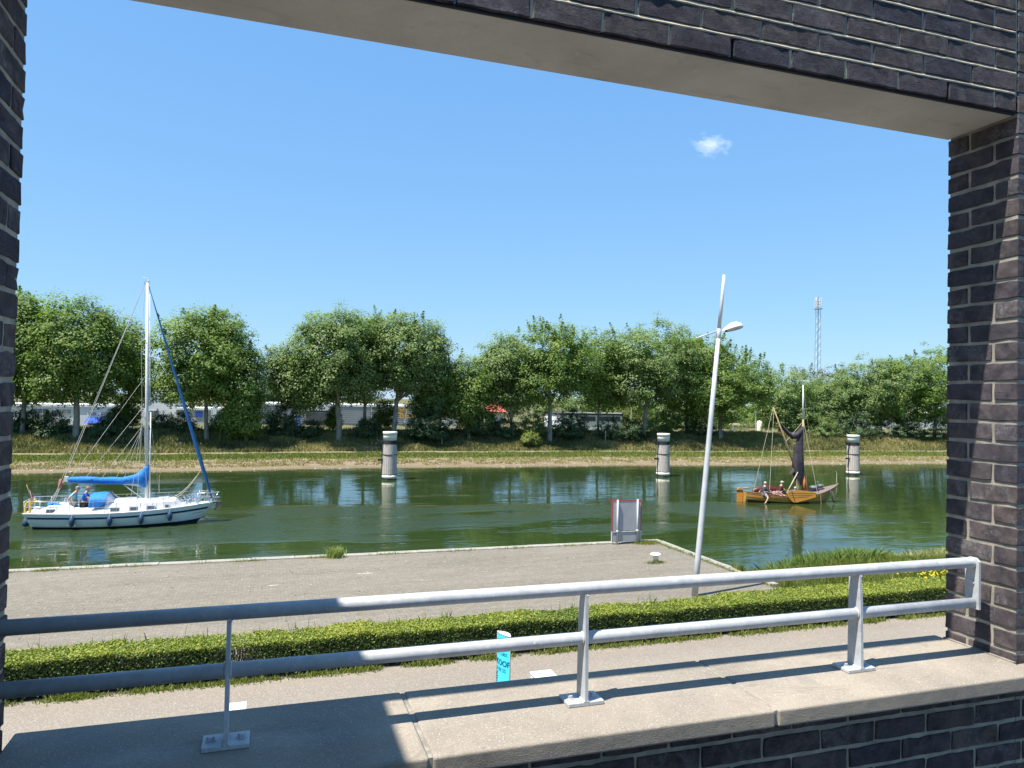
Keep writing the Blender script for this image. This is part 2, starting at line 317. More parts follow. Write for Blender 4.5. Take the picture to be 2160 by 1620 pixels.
# ================================================================== TERRAIN, WATER, QUAY
WATER_Z = -6.7; GZ = -5.9
def water_material():
    mt, nt, bs, _ = newmat('canal_water')
    bs.inputs['Base Color'].default_value = (0.022, 0.045, 0.008, 1); bs.inputs['Roughness'].default_value = 0.03; bs.inputs['IOR'].default_value = 1.38
    v = coords(nt)
    col = ramp(nt, noise(nt, v, 0.05, 3), [(0.35, (0.020, 0.036, 0.010)), (0.65, (0.027, 0.045, 0.014))]).outputs[0]
    nt.links.new(col, bs.inputs['Base Color'])
    # wind-ruffled patches: a long band in mid canal plus scattered ones, and the yacht's wash
    sp = nt.nodes.new('ShaderNodeSeparateXYZ'); nt.links.new(v, sp.inputs[0])
    wob = noise(nt, coords(nt, (0.5, 1.6, 1)), 0.16, 3, 0.6)
    yy = math_n(nt, 'ADD', sp.outputs[1], math_n(nt, 'MULTIPLY', math_n(nt, 'SUBTRACT', wob, 0.5), 30))
    d = math_n(nt, 'ABSOLUTE', math_n(nt, 'SUBTRACT', yy, 40.2))
    band = math_n(nt, 'MULTIPLY', math_n(nt, 'SUBTRACT', 5.8, d), 0.17, True)
    xfade = math_n(nt, 'MULTIPLY', math_n(nt, 'SUBTRACT', 27, sp.outputs[0]), 0.12, True)
    band = math_n(nt, 'MULTIPLY', band, xfade)
    pat = noise(nt, coords(nt, (0.35, 1.0, 1)), 0.22, 4, 0.6, 0.5)
    patch = math_n(nt, 'MULTIPLY', math_n(nt, 'SUBTRACT', pat, 0.55), 7.0, True)
    patch = math_n(nt, 'MULTIPLY', patch, 0.28)
    def blob(x0, y0, rx, ry):
        a = math_n(nt, 'MULTIPLY', math_n(nt, 'SUBTRACT', sp.outputs[0], x0), 1 / rx); b = math_n(nt, 'MULTIPLY', math_n(nt, 'SUBTRACT', sp.outputs[1], y0), 1 / ry)
        r2 = math_n(nt, 'ADD', math_n(nt, 'MULTIPLY', a, a), math_n(nt, 'MULTIPLY', b, b))
        return math_n(nt, 'MULTIPLY', math_n(nt, 'SUBTRACT', 1.0, r2), 1.6, True)
    w1 = blob(-1.2, 39.5, 3.2, 4.2); w2 = blob(-17, 41.5, 6.5, 3.0); w3 = blob(27, 40.5, 4.0, 3.5)
    mask = math_n(nt, 'MAXIMUM', band, patch)
    for k_ in (w1, w2, w3): mask = math_n(nt, 'MAXIMUM', mask, k_)
    swell = noise(nt, coords(nt, (0.45, 1.0, 1)), 0.9, 3, 0.5, 0.6)
    mid = noise(nt, coords(nt, (0.7, 1.0, 1)), 3.2, 3, 0.55, 0.3)
    fine = noise(nt, coords(nt, (0.45, 1.0, 1)), 5.5, 3, 0.6, 0.4)
    b0 = bump(nt, bs, swell, 0.018)
    b1 = bump(nt, bs, mid, 0.0028, prev=b0)
    h = math_n(nt, 'MULTIPLY', fine, math_n(nt, 'ADD', math_n(nt, 'MULTIPLY', mask, 1.0), 0.025))
    b2 = bump(nt, bs, h, 0.055, prev=b1)
    h3 = math_n(nt, 'MULTIPLY', mid, mask)
    bump(nt, bs, h3, 0.030, prev=b2)
    rg = math_n(nt, 'ADD', math_n(nt, 'MULTIPLY', mask, 0.20), 0.010); nt.links.new(rg, bs.inputs['Roughness'])
    return mt
structure(MB().add([(-900, 17, WATER_Z), (1500, 17, WATER_Z), (1500, 90, WATER_Z), (-900, 90, WATER_Z)], [(0, 1, 2, 3)]).build('canal_water', water_material()))

def ground_material(name, a, b, c, speck_scale, brickjoint=False):
    mt, nt, bs, _ = newmat(name); bs.inputs['Roughness'].default_value = 0.9; bs.inputs['Specular IOR Level'].default_value = 0.25
    v = coords(nt)
    col = ramp(nt, noise(nt, coords(nt, (0.25, 1, 1)), 0.55, 6, 0.62, 0.5), [(0.34, b), (0.66, a)]).outputs[0]
    g = noise(nt, v, speck_scale, 3, 0.65)
    col = mix(nt, col, c, ramp(nt, g, [(0.52, (0, 0, 0)), (0.66, (0.6, 0.6, 0.6))]).outputs[0])
    col = mix(nt, col, (0.10, 0.085, 0.065), ramp(nt, g, [(0.30, (0.45,) * 3), (0.40, (0, 0, 0))]).outputs[0])
    if brickjoint:
        br = nt.nodes.new('ShaderNodeTexBrick'); br.inputs['Scale'].default_value = 1.0
        mp = coords(nt, (1, 1, 1)); nt.links.new(mp, br.inputs['Vector'])
        br.inputs['Brick Width'].default_value = 0.22; br.inputs['Row Height'].default_value = 0.11; br.inputs['Mortar Size'].default_value = 0.008
        br.inputs['Color1'].default_value = (1, 1, 1, 1); br.inputs['Color2'].default_value = (0.80, 0.78, 0.76, 1); br.inputs['Mortar'].default_value = (0.55, 0.53, 0.5, 1)
        col = mix(nt, col, br.outputs['Color'], 0.8, 'MULTIPLY')
        # bands of drifted pale sand along old wheel tracks
        s = noise(nt, coords(nt, (0.10, 1.4, 1)), 0.9, 6, 0.7, 0.6)
        col = mix(nt, col, (0.294, 0.259, 0.217), ramp(nt, s, [(0.52, (0, 0, 0)), (0.70, (0.210, 0.210, 0.210))]).outputs[0])
        s2 = noise(nt, v, 1.6, 7, 0.75, 0.8)
        trk = noise(nt, coords(nt, (0.035, 2.6, 1)), 1.0, 4, 0.6, 0.3)
        col = mix(nt, col, (0.15, 0.128, 0.105), ramp(nt, trk, [(0.52, (0, 0, 0)), (0.64, (0.45, 0.45, 0.45))]).outputs[0])
        col = mix(nt, col, (0.13, 0.14, 0.07), ramp(nt, s2, [(0.60, (0, 0, 0)), (0.72, (0.55, 0.55, 0.55))]).outputs[0])
    nt.links.new(col, bs.inputs['Base Color'])
    bump(nt, bs, g, 0.006)
    return mt
PAVE = ground_material('exposed_aggregate', (0.222, 0.189, 0.150), (0.188, 0.161, 0.131), (0.384, 0.346, 0.290), 36)
QUAYM = ground_material('clinker_paving', (0.206, 0.183, 0.143), (0.161, 0.144, 0.115), (0.277, 0.254, 0.201), 14, True)
SOIL = M_('soil', (0.085, 0.065, 0.045), (0.05, 0.04, 0.028), 3, 0.95, bd=0.02)
MEADOW = M_('meadow_ground', (0.10, 0.115, 0.040), (0.16, 0.14, 0.065), 0.6, 0.95, bd=0.05, bscale=3)
structure(MB().box((-60, 2.30, -6.6), (60, 16.12, GZ)).build('footpath', PAVE))
structure(MB().box((-60, 16.12, -6.6), (60, 17.35, GZ + 0.003)).build('soil_strip', SOIL))
structure(MB().box((-60, 17.35, -8.5), (15.68, 27.68, GZ)).build('quay_paving', QUAYM))
# quay coping stones (parts of the quay edge)
quay = MB().box((-60, 27.72, -9), (15.9, 27.98, GZ - 0.12)).box((15.72, 17.4, -9), (15.98, 27.98, GZ - 0.12)).build('quay_edge', CONC_COPE); structure(quay)
stone_m = MB().rbox((-0.745, -0.17, -0.13), (0.745, 0.17, 0.035), 0.015, 1).mesh('coping_stone', CONC_COPE)
rnd = random.Random(3)
for i in range(24):
    o = link(stone_m, 'coping_stone', quay, False); o.location = (15.25 - 1.5 * i, 27.86 + rnd.uniform(-.008, .008), GZ + rnd.uniform(-.008, .008)); o.rotation_euler = (0, 0, rnd.uniform(-.004, .004))
for i in range(5):
    o = link(stone_m, 'coping_stone', quay, False); o.location = (15.86 + rnd.uniform(-.008, .008), 26.9 - 1.5 * i, GZ + rnd.uniform(-.008, .008)); o.rotation_euler = (0, 0, PI / 2)
# faint paler paving scars on the quay
patchm = M_('pale_patch', (0.322, 0.287, 0.238), (0.238, 0.210, 0.175), 9, 0.9, lo=0.45, hi=0.55)
pr = random.Random(5)
for (px, py, wd) in ((770, 1210, 0.34), (578, 1235, 0.24)):
    x, y, z = AZ(px, py, GZ)
    n = 11; ring = [(x + wd * (0.6 + 0.4 * pr.random()) * math.cos(2 * PI * k / n), y + wd * 0.38 * (0.45 + 0.55 * pr.random()) * math.sin(2 * PI * k / n)) for k in range(n)]
    structure(MB().prism(ring, GZ + 0.001, GZ + 0.006, 'xy').build('paving_patch', patchm))

# right-hand grass bank going down to the water, X > 16
def hgrid(xs, ys, fz, name, mat, thick=None):
    X, Y = np.meshgrid(xs, ys); Z = np.vectorize(fz)(X, Y); V = np.stack([X, Y, Z], -1).reshape(-1, 3)
    a = np.arange((len(ys) - 1) * len(xs)).reshape(len(ys) - 1, -1)[:, :-1].ravel(); n = len(xs)
    F = np.stack([a, a + 1, a + n + 1, a + n], -1)
    me = fastmesh(name, V, F, mat); me.polygons.foreach_set('use_smooth', [True] * len(me.polygons)); me.update()
    return structure(link(me, name))
def bankz(x, y):
    e = 24.2 + 0.8 * math.sin(x * 0.35) + 0.5 * math.sin(x * 0.9 + 1)
    t = (y - 17.35) / (e - 17.35)
    return GZ + 0.03 - 0.25 * max(t, 0) if t < 0.6 else GZ - 0.12 - (t - 0.6) * 1.75 * 0.9 + 0.03 * mnoise.noise((x, y, 0))
hgrid(np.linspace(15.98, 60, 90), np.linspace(17.35, 27.5, 24), bankz, 'grass_bank', MEADOW)

# far bank
def shore(x): return 68.4 + 1.2 * math.exp(-((x - 20) / 25) ** 2) - 0.00025 * (x - 20) ** 2 * (1 if abs(x - 20) < 90 else 0) + 0.35 * math.sin(x * 0.21) + 0.2 * math.sin(x * 0.77)
PROF = [(-3, -7.6), (0, -6.72), (5.6, -6.28), (6.2, -6.12), (8.4, -6.06), (9.9, -5.995), (11.2, -5.95), (12.2, -5.8), (17.5, -4.35), (20, -3.95), (26, -4.2), (34, -4.55), (5000, -4.6)]
def fz(x, y):
    t = y - shore(x) if y < 96 else y - 68.4
    for (a, za), (b, zb) in zip(PROF, PROF[1:]):
        if t <= b:
            k = max(0, (t - a) / (b - a)); z = za + (zb - za) * k; break
    amp = 0.0 if t < 0.5 else (0.03 if t < 12 else 0.22)
    return z + amp * mnoise.noise((x * 0.25, y * 0.4, 3)) + (0.0 if t < 12 else 0.06 * mnoise.noise((x, y, 9)))
def farbank_mat():
    mt, nt, bs, _ = newmat('far_bank_ground'); bs.inputs['Roughness'].default_value = 0.95; bs.inputs['Specular IOR Level'].default_value = 0.2
    v = coords(nt); sp = nt.nodes.new('ShaderNodeSeparateXYZ'); nt.links.new(v, sp.inputs[0])
    wob = math_n(nt, 'MULTIPLY', math_n(nt, 'SUBTRACT', noise(nt, v, 1.2, 4, 0.6), 0.5), 0.10)
    z = math_n(nt, 'ADD', sp.outputs[2], wob)
    zz = math_n(nt, 'MULTIPLY', math_n(nt, 'ADD', z, 6.8), 1 / 3.2)   # -6.8 .. -3.6 -> 0..1
    r = ramp(nt, zz, [(0.0, (0.088, 0.068, 0.041)), (0.045, (0.169, 0.129, 0.081)), (0.09, (0.209, 0.162, 0.108)), (0.150, (0.203, 0.158, 0.104)), (0.185, (0.203, 0.183, 0.095)), (0.20, (0.095, 0.101, 0.034)), (0.250, (0.115, 0.122, 0.041)), (0.262, (0.243, 0.209, 0.149)), (0.272, (0.203, 0.176, 0.115)), (0.285, (0.095, 0.088, 0.037)), (0.6, (0.115, 0.108, 0.048)), (1.0, (0.135, 0.135, 0.050))])
    col = mix(nt, r.outputs[0], (0.08, 0.09, 0.035), ramp(nt, noise(nt, v, 0.8, 6, 0.7), [(0.5, (0, 0, 0)), (0.75, (0.6, 0.6, 0.6))]).outputs[0])
    nt.links.new(col, bs.inputs['Base Color']); bump(nt, bs, noise(nt, v, 4, 5, 0.7), 0.06); return mt
ys = np.concatenate([np.linspace(60, 92, 70), [96, 100, 110, 140, 200, 400, 900, 2500]])
xs = np.concatenate([[-1500, -500, -200, -120], np.linspace(-60, 140, 210), [200, 300, 500, 900, 2500]])
hgrid(xs, ys, fz, 'far_bank', farbank_mat())

# ================================================================== THE BRICK WALL WITH ITS OPENING
Yi, Yo, XR, XL = 1.93, 2.22, 2.555, -0.634
LZ, SZ, CP = 1.074, -0.9055, 0.0748
BH = 0.0628
def brick_mesh(L, D, H, seed):
    """box L x D x H, lightly crumbly, softly rounded arrises"""
    r = random.Random(seed); bm = bmesh.new(); bmesh.ops.create_cube(bm, size=1)
    bmesh.ops.subdivide_edges(bm, edges=[e for e in bm.edges if abs((e.verts[0].co - e.verts[1].co).x) > 0.5], cuts=5 if L > 0.15 else 2, use_grid_fill=True)
    bmesh.ops.subdivide_edges(bm, edges=[e for e in bm.edges if abs((e.verts[0].co - e.verts[1].co).z) > 0.5], cuts=1, use_grid_fill=True)
    off = Vector((seed * 3.1, seed * 1.7, 0))
    for v in bm.verts:
        p = v.co.copy(); q = Vector((p.x * L, p.y * D, p.z * H))
        ex = [abs(abs(p.x) - .5) < 1e-4, abs(abs(p.y) - .5) < 1e-4, abs(abs(p.z) - .5) < 1e-4]
        n1 = mnoise.noise_vector((q * 32 + off))
        if ex[2]: q.z += n1.z * 0.0042 - (0.0012 if p.z > 0 else -0.0012)
        if ex[0]: q.x += n1.x * 0.0042
        if ex[1]: q.y += n1.y * 0.0016
        v.co = q
    sharp = [e for e in bm.edges if e.calc_face_angle(0) > 0.9]
    bmesh.ops.bevel(bm, geom=sharp, offset=0.0022, segments=1, affect='EDGES')
    me = bpy.data.meshes.new('brick'); bm.to_mesh(me); bm.free(); me.materials.append(MB_BRICK); return me
_bm = {}
def brick_at(c, L, D, rot, parent, H=BH, rr=random.Random(11)):
    k = (round(L, 3), round(D, 3), round(H, 3), rr.randrange(5))
    if k not in _bm: _bm[k] = brick_mesh(L, D, H, len(_bm) + 1)
    o = link(_bm[k], 'brick', parent, False)
    o.location = Vector(c) + Vector((rr.uniform(-.0012, .0012), rr.uniform(-.001, .001) if not rot else 0, rr.uniform(-.0012, .0012))) - parent.location
    if rot: o.location.x += rr.uniform(-.001, .001)
    o.rotation_euler = (rr.uniform(-.006, .006), rr.uniform(-.004, .004), (PI / 2 if rot else 0) + rr.choice([0, PI]) + rr.uniform(-.006, .006))
    return o
wall = thing('brick_wall', (1.0, Yi, SZ), 'dark weathered brick wall framing the big rectangular opening over the canal', 'wall')
core = MB()
core.box((-3.5, Yi + .0042, LZ + .004 + CP - .012), (XR - .004, Yi + .105, 2.6))            # mortar behind the panel above
core.box((-3.5, Yi + .06, LZ + .012), (XR - .004, Yi + .105, LZ + .004 + CP - .012))       # deeper behind the first course: open joints read dark
core.box((XR + .0046, Yi + .0040, -1.9), (3.8, Yo - .007, 2.6))                              # right pier
core.box((-3.5, Yi + .0040, -1.9), (XL - .0035, Yo - .007, LZ - .002))                       # left pier
core.box((XL - .0045, Yi + .0055, -2.0), (XR + .004, Yo - .01, SZ - .058))                   # parapet below the sill
core.box((-3.5, Yi + .01, -6.0), (3.8, Yo, -2.0))
core.box((-3.5, Yi + .105, LZ + .21), (3.8, Yo, 2.6))
MORTARD = M_('shade_toned_mortar', (0.35, 0.315, 0.25), (0.20, 0.185, 0.155), 14, 0.95, bd=0.0015, bscale=260)  # same mortar in a darker tone, the piers' shade put into its colour
core.build('mortar', MORTARD, wall)
z0 = LZ + .006
placed = 0
P_ = 0.2205
extra = []
for r_ in range(21):
    z = z0 + CP * r_ + BH / 2
    xe = XR - .012
    if r_ % 2 == 0:
        bl = [(xe - .098, xe)]; xe2 = xe - .098 - .0105
    else: bl = []; xe2 = xe
    x = xe2
    while x > -3.3:
        bl.append((x - .210, x)); x -= P_
    for (a, b) in bl:
        px = (b / Yi); vis = r_ <= 7 and b > -0.1 + 0.22 * r_ - 0.1
        if vis and placed < 150: brick_at(((a + b) / 2, Yi + .05, z), b - a, .1, False, wall); placed += 1
        else: extra.append(((a + b) / 2, Yi + .05, z, b - a, .1))
    if r_ == 0:   # head joints of the first course, every fourth left open as a weep slot
        hj = MB()
        for k_, (a, b) in enumerate(bl):
            if k_ in (1, 5, 9, 13): continue
            hj.box((a - .0105, Yi + .0035, LZ + .010), (a, Yi + .062, LZ + .004 + CP - .012))
        hj.build('mortar_joint', MORTAR, wall)
# bed joints: mortar struck with a sloping face, thin lip catching the sun
rj = random.Random(44); bj = MB()
for r_ in range(1, 21):
    zt_ = z0 + CP * r_ + .0002; zb_ = zt_ - (CP - BH) + .0004; rows = []
    x = -1.2
    while x < XR - .004:
        lip = -.0013 + .0018 * mnoise.noise((x * 7, r_ * 3.7, 0)) + rj.uniform(-.0006, .0006); rows.append([(x, Yi + .030, zt_), (x, Yi + .0046 + rj.uniform(-.0006, .0006), zt_ - .0005), (x, Yi + lip, zb_ + .0028 + rj.uniform(-.0012, .0015)), (x, Yi + lip + .001, zb_ - .0015), (x, Yi + .030, zb_)])
        x += rj.uniform(.012, .03)
    bj.grid(rows)
    
bjo = bj.build('bed_joints', MORTAR, wall); bjo['kind'] = 'stuff'
# near-black strip painting in the shade between brickwork and lintel
MB().box((XL - .2, Yi + .012, LZ + .0005), (XR - .004, Yi + .030, LZ + .011)).build('gap_shade_strip', SLOT, wall)
# piers: courses run down from the lintel to the sill
S_, H_ = .190, .0875
nrow = 0
z = z0 + 7 * CP
k = 0
while z > -1.85:
    zc = z + BH / 2
    below = z < SZ - .03
    for side, xf in ((1, XR), (-1, XL)):
        sgn = side
        def B(y0, y1, depth, par=(k % 2), sgn=sgn, xf=xf):
            xc = xf + sgn * depth / 2
            if side == 1: on = True
            return xc
        if zc > LZ - 0.02 and side == -1: continue
        rows = [(Yo - H_, Yo, .21), (Yi, Yi + S_, .10)] if (k % 2 == 0) else [(Yo - S_, Yo, .10), (Yi, Yi + H_, .21)]
        for (ya, yb, dp) in rows:
            xc = xf + sgn * dp / 2
            if side == 1 and zc > LZ and ya > Yi + .02: continue
            if below: extra.append((xc, (ya + yb) / 2, zc, dp, yb - ya)); continue
            if yb - ya > dp: brick_at((xc, (ya + yb) / 2, zc), yb - ya, dp, True, wall)
            else: brick_at((xc, (ya + yb) / 2, zc), dp, yb - ya, False, wall)
            placed += 1
        # face bricks of the pier beyond the corner
        xs0 = .10 if (k % 2 == 0) else .21
        x = xs0 + .0105
        while x < 1.15:
            L_ = .210
            extra.append((xf + sgn * (x + L_ / 2), Yi + .05, zc, L_, .1)); x += P_
    z -= CP; k += 1
    if z < SZ - CP: break
# parapet below the sill
zt = SZ - .053 - .004
for r_ in range(14):
    z = zt - CP * (r_ + 1) + .012 + BH / 2
    x = XR - .012 + (0 if r_ % 2 else -.11)
    x = 2.470 + P_ * 3 + (0.11 if r_ % 2 else 0)
    while x > -.7:
        a, b = max(x - .210, XL), x
        if b - a > .03:
            if r_ < 7 and b > 0.55 + 0.28 * r_ * 0.8: brick_at(((a + b) / 2, Yi + .05, z), round(b - a, 3), .1, False, wall); placed += 1
            else: extra.append(((a + b) / 2, Yi + .05, z, b - a, .1))
        x -= P_
print('bricks placed', placed, 'extra', len(extra))
eb = MB()
for (x, y, z, lx, ly) in extra: eb.rbox((x - lx / 2, y - ly / 2, z - BH / 2), (x + lx / 2, y + ly / 2, z + BH / 2), .003, 1)
eo = eb.build('more_bricks', MB_BRICK, wall); eo['kind'] = 'stuff'

# concrete lintel
lint = thing('concrete_lintel', (1.0, 2.08, LZ), 'long smooth grey concrete lintel whose underside spans the top of the opening', 'lintel')
lm = MB(); lm.rbox((XL - .2, Yi + .016, LZ), (XR + .0, Yo - .0, LZ + .21), .006, 2); lm.build('lintel_beam', CONC_LINTEL, lint)
# concrete sill of slabs
sill = thing('window_sill', (1.0, 2.04, SZ), 'speckled washed-concrete sill slabs below the railing, lit on the right and shaded left', 'sill')
for (a, b) in ((-.620, .4035), (.4145, 1.4475), (1.4585, 2.549), (2.5495, 3.75)):
    y1 = 2.262 if b < 2.6 else Yi - .004
    MB().rbox((a, 1.827, SZ - .052), (b, y1, SZ), .007, 3).build('sill_slab', CONC_SILL, sill, smooth=False)
jm = MB()
for xj in (.409, 1.453):
    jm.box((xj - .0052, 1.834, SZ - .046), (xj + .0052, 2.255, SZ - .0035))
jm.box((-.634, 1.835, SZ - .05), (-.6205, Yi - .0, SZ - .004)); jm.box((2.545, Yi + .0, SZ - .003), (2.5555, Yo, SZ + .004))
jm.build('mortar_joint', M_('pale_joint_filler', (0.30, 0.27, 0.22), (0.17, 0.155, 0.13), 30, .9), sill)

# unseen side wall, added only to cast the sill's shade, and gallery floor (outside the frame)
side = thing('added_shade_wall', (-.95, 0, -1.65), 'unseen dark brick wall added outside the left edge to cast shade on the sill', 'wall')
MB().box((-1.06, -3.2, -1.65), (-.845, Yi - .004, 1.81)).build('wall_body', MORTARD, side)
sb = MB()
for r_ in range(46):
    z = -1.64 + CP * r_; y = Yi - .012 - (.11 if r_ % 2 else 0)
    while y > -1.2: sb.rbox((-.86, y - .21, z), (-.838, y, z + BH), .003, 1); y -= P_
sbo = sb.build('bricks', MB_BRICK, side); sbo['kind'] = 'stuff'
MB().rbox((-1.08, -3.2, 1.811), (-.852, Yi - .004, 1.813), .0005, 1).build('wall_cap', CONC_LINTEL, side)
FLOORM = concrete('gallery_floor_concrete', (0.05, 0.048, 0.045), (0.04, 0.038, 0.036), speck=(.08,.08,.08))
structure(MB().box((-3.5, -3.5, -1.85), (3.8, Yi + .008, -1.66)).build('gallery_floor', FLOORM))

# ================================================================== RAILING
YR = 2.035
rail = thing('metal_railing', (1.0, YR, SZ), 'galvanised two-rail steel railing bolted along the top of the concrete sill', 'railing')
ZT, ZB = -.2775 * YR, -.350 * YR
RR = .0192
XE = 2.478
MB().tube([(XL + .002, YR, ZT), (0.5, YR, ZT), (1.5, YR, ZT), (XE - .03, YR, ZT), (XE - .012, YR, ZT - .003), (XE - .004, YR, ZT - .012)], [RR, RR, RR, RR, RR * .97, RR * .8], 28).build('top_rail', GALV, rail, True)
MB().tube([(XL + .002, YR, ZB), (0.5, YR, ZB), (1.5, YR, ZB), (XE - .006, YR, ZB)], RR, 28).build('lower_rail', GALV, rail, True)
def post(x):
    p = MB().prism([(YR - .030, SZ + .012), (YR + .034, SZ + .012), (YR + .030, ZT - .012), (YR - .018, ZT - .012), (YR - .024, ZT - .10)], x - .005, x + .005, 'yz').build('post', GALV, rail)
    # weld beads where the fin meets tubes
    wb = MB()
    for zz in (ZB,):
        wb.tube([(x + (RR * .0 + .007) * s_, YR + (RR + .0005) * math.cos(a_), zz + (RR + .0005) * math.sin(a_)) for s_ in (1,) for a_ in [2 * PI * q / 18 for q in range(19)]], .0032, 6)
        wb.tube([(x - .007, YR + (RR + .0005) * math.cos(a_), zz + (RR + .0005) * math.sin(a_)) for a_ in [2 * PI * q / 18 for q in range(19)]], .0032, 6)
    wb.tube([(x + .005, YR - .02, ZT - .018), (x + .006, YR, ZT - .0195), (x + .005, YR + .02, ZT - .018)], .003, 6)
    wb.tube([(x - .006, YR - .03, SZ + .0135), (x - .006, YR + .034, SZ + .0135)], .0035, 6); wb.tube([(x + .006, YR - .03, SZ + .0135), (x + .006, YR + .034, SZ + .0135)], .0035, 6)
    o_ = wb.build('weld', GALV, p, True); o_['kind'] = 'stuff'
    MB().rbox((x - .0575, YR - .030, SZ + .0005), (x + .0575, YR + .048, SZ + .0125), .002, 2).build('base_plate', GALV, p)
    for dx in (-.038, .038):
        MB().lathe([(.0135, SZ + .0126), (.0135, SZ + .0146), (.0095, SZ + .0148)], (x + dx, YR + .010, 0), 16).lathe([(.0098, SZ + .0148), (.0098, SZ + .0225), (.0085, SZ + .0238)], (x + dx, YR + .010, 0), 6).build('bolt', GALV, p)
for x in (-.086, .915, 1.940): post(x)
ep = MB().prism([(YR - .028, ZB - .02), (YR + .028, ZB - .02), (YR + .028, ZT + .006), (YR + .014, ZT + .018), (YR - .014, ZT + .018), (YR - .028, ZT + .006)], XE - .008, XE + .002, 'yz').build('end_plate', GALV, rail)
MB().lathe([(.011, -.014), (.011, -.0085)], (XE, YR, (ZT + ZB) / 2), 6, 'x').build('wall_bolt', GALV, ep)

# ================================================================== FOLIAGE GENERATORS
def leaf_quads(P, N, size, rng, asp=0.6):
    n = len(P); N = N / np.linalg.norm(N, axis=1, keepdims=True)
    t = rng.normal(size=(n, 3)); t -= N * (t * N).sum(1, keepdims=True); t /= np.linalg.norm(t, axis=1, keepdims=True); b = np.cross(N, t)
    s = size[:, None]
    V = np.stack([P - t * s * .5, P + b * s * .5 * asp, P + t * s * .5, P - b * s * .5 * asp], 1).reshape(-1, 3)
    return V, np.arange(4 * n).reshape(n, 4)
def crown_points(lobes, n, rng, cr=0.7, per=55, shoots=0.22, hollow=0.42):
    lobes = np.array(lobes, float)          # cx,cy,cz,rx,ry,rz
    vol = lobes[:, 3] * lobes[:, 4] * lobes[:, 5]; vol /= vol.sum()
    nc = max(6, n // per); li = rng.choice(len(lobes), nc, p=vol); L = lobes[li]
    u = rng.normal(size=(nc, 3)); u /= np.linalg.norm(u, axis=1, keepdims=True)
    rad = hollow + (1 - hollow) * rng.random(nc) ** 0.55
    ctr = L[:, :3] + u * L[:, 3:] * rad[:, None] * (1 + 0.10 * rng.normal(size=(nc, 1)))
    crr = cr * (0.6 + 0.8 * rng.random(nc)); sh = (rng.random(nc) < shoots) & (u[:, 2] > 0.25)
    ci = rng.integers(0, nc, n); q = rng.normal(size=(n, 3)); q /= np.linalg.norm(q, axis=1, keepdims=True)
    rr = rng.random(n) ** 0.5
    P = ctr[ci] + q * (crr[ci] * rr)[:, None] * np.array([1.1, 1.1, 0.72])
    s = sh[ci]; t = rng.random(n)
    dirs = np.stack([u[:, 0] * .5, u[:, 1] * .5, np.full(nc, 1.0)], 1)
    P[s] = (ctr[ci] + dirs[ci] * (t * 1.15)[:, None] * cr + rng.normal(size=(n, 3)) * (0.22 * cr * (1.15 - t))[:, None])[s]
    out = u[ci] * 0.8 + q * 0.45 + np.array([0, 0, 0.85]) + rng.normal(size=(n, 3)) * 0.38
    tint = np.clip(0.45 + 0.22 * rng.normal(size=nc)[ci] + 0.16 * rng.normal(size=n), 0, 1)
    return P, out, tint, ctr
def limb(mb, a, b, r0, r1, rng, k=5, wob=0.12):
    a, b = np.array(a, float), np.array(b, float); L = np.linalg.norm(b - a); pts = []
    for i in range(k + 1):
        t = i / k; p = a + (b - a) * t; p[2] += 0.10 * L * math.sin(PI * t) * 0.6
        if 0 < i < k: p += rng.normal(size=3) * wob * L * 0.18
        pts.append(tuple(p))
    mb.tube(pts, [r0 + (r1 - r0) * i / k for i in range(k + 1)], 7)
def tree(name, base, lobes, n, leaf, mat, label, group=None, bark=None, trunk_r=0.22, seed=1, cr=0.95, fork=None, category='tree', limbs=9, shoots=.08, per=70, asp=.7, hollow=.45, zcut=None):
    rng = np.random.default_rng(seed); bark = bark or BARK
    root = thing(name, base, label, category, group)
    n = int(n * 1.9); P, N, tint, ctr = crown_points(lobes, n, rng, cr, per, shoots, hollow)
    keep = (P[:, 2] > base[2] + 0.1) & (P[:, 2] > (zcut if zcut is not None else -99) + .45 * np.sin(P[:, 0] * 2.1 + P[:, 1]) + .35 * rng.normal(size=len(P))); P, N, tint = P[keep], N[keep], tint[keep]
    V, F = leaf_quads(P, N, leaf * (0.7 + 0.6 * rng.random(len(P))), rng, asp)
    link(fastmesh('crown', V, F, mat, tint), 'crown', root)
    L = np.array(lobes, float); top = L[np.argmax(L[:, 3] * L[:, 5])]
    fz_ = fork if fork else base[2] + 0.38 * (top[2] - base[2])
    f0 = np.array([base[0] + 0.25 * (top[0] - base[0]), base[1], fz_])
    mb = MB(); mb.tube([(base[0], base[1], base[2] - .3), (base[0] + rng.normal() * .04, base[1], base[2] + .35), tuple((np.array(base) + f0) / 2 + rng.normal(size=3) * .06), tuple(f0), tuple(f0 * .45 + top[:3] * .55), tuple(top[:3] + np.array([0, 0, top[5] * .5]))],
                       [trunk_r * 1.35, trunk_r * 1.02, trunk_r * .9, trunk_r * .8, trunk_r * .4, .03], 9)
    idx = rng.choice(len(ctr), min(limbs, len(ctr)), replace=False)
    for i in idx:
        s_ = f0 + (top[:3] - f0) * rng.random() * .5
        limb(mb, s_, ctr[i], trunk_r * (.30 + .25 * rng.random()), .02, rng)
    mb.build('trunk', bark, root, True)
    return root
def L3(px, py, rx, ry, Y, ryd=None):
    """crown lobe: centre and radii read in the photograph, placed at depth Y"""
    c = AY(px, py, Y); e = AY(px + rx, py, Y); t = AY(px, py - ry, Y); a = e[0] - c[0]
    a = a * 0.98; return (c[0], c[1], c[2], a, (ryd or a * 0.95), t[2] - c[2])
def onbank(px, Y, dx=0):
    x = AY(px, 900, Y)[0]; return (x, Y, fz(x, Y))
G = 'row of broad canal-side trees along the far bank'
T = []
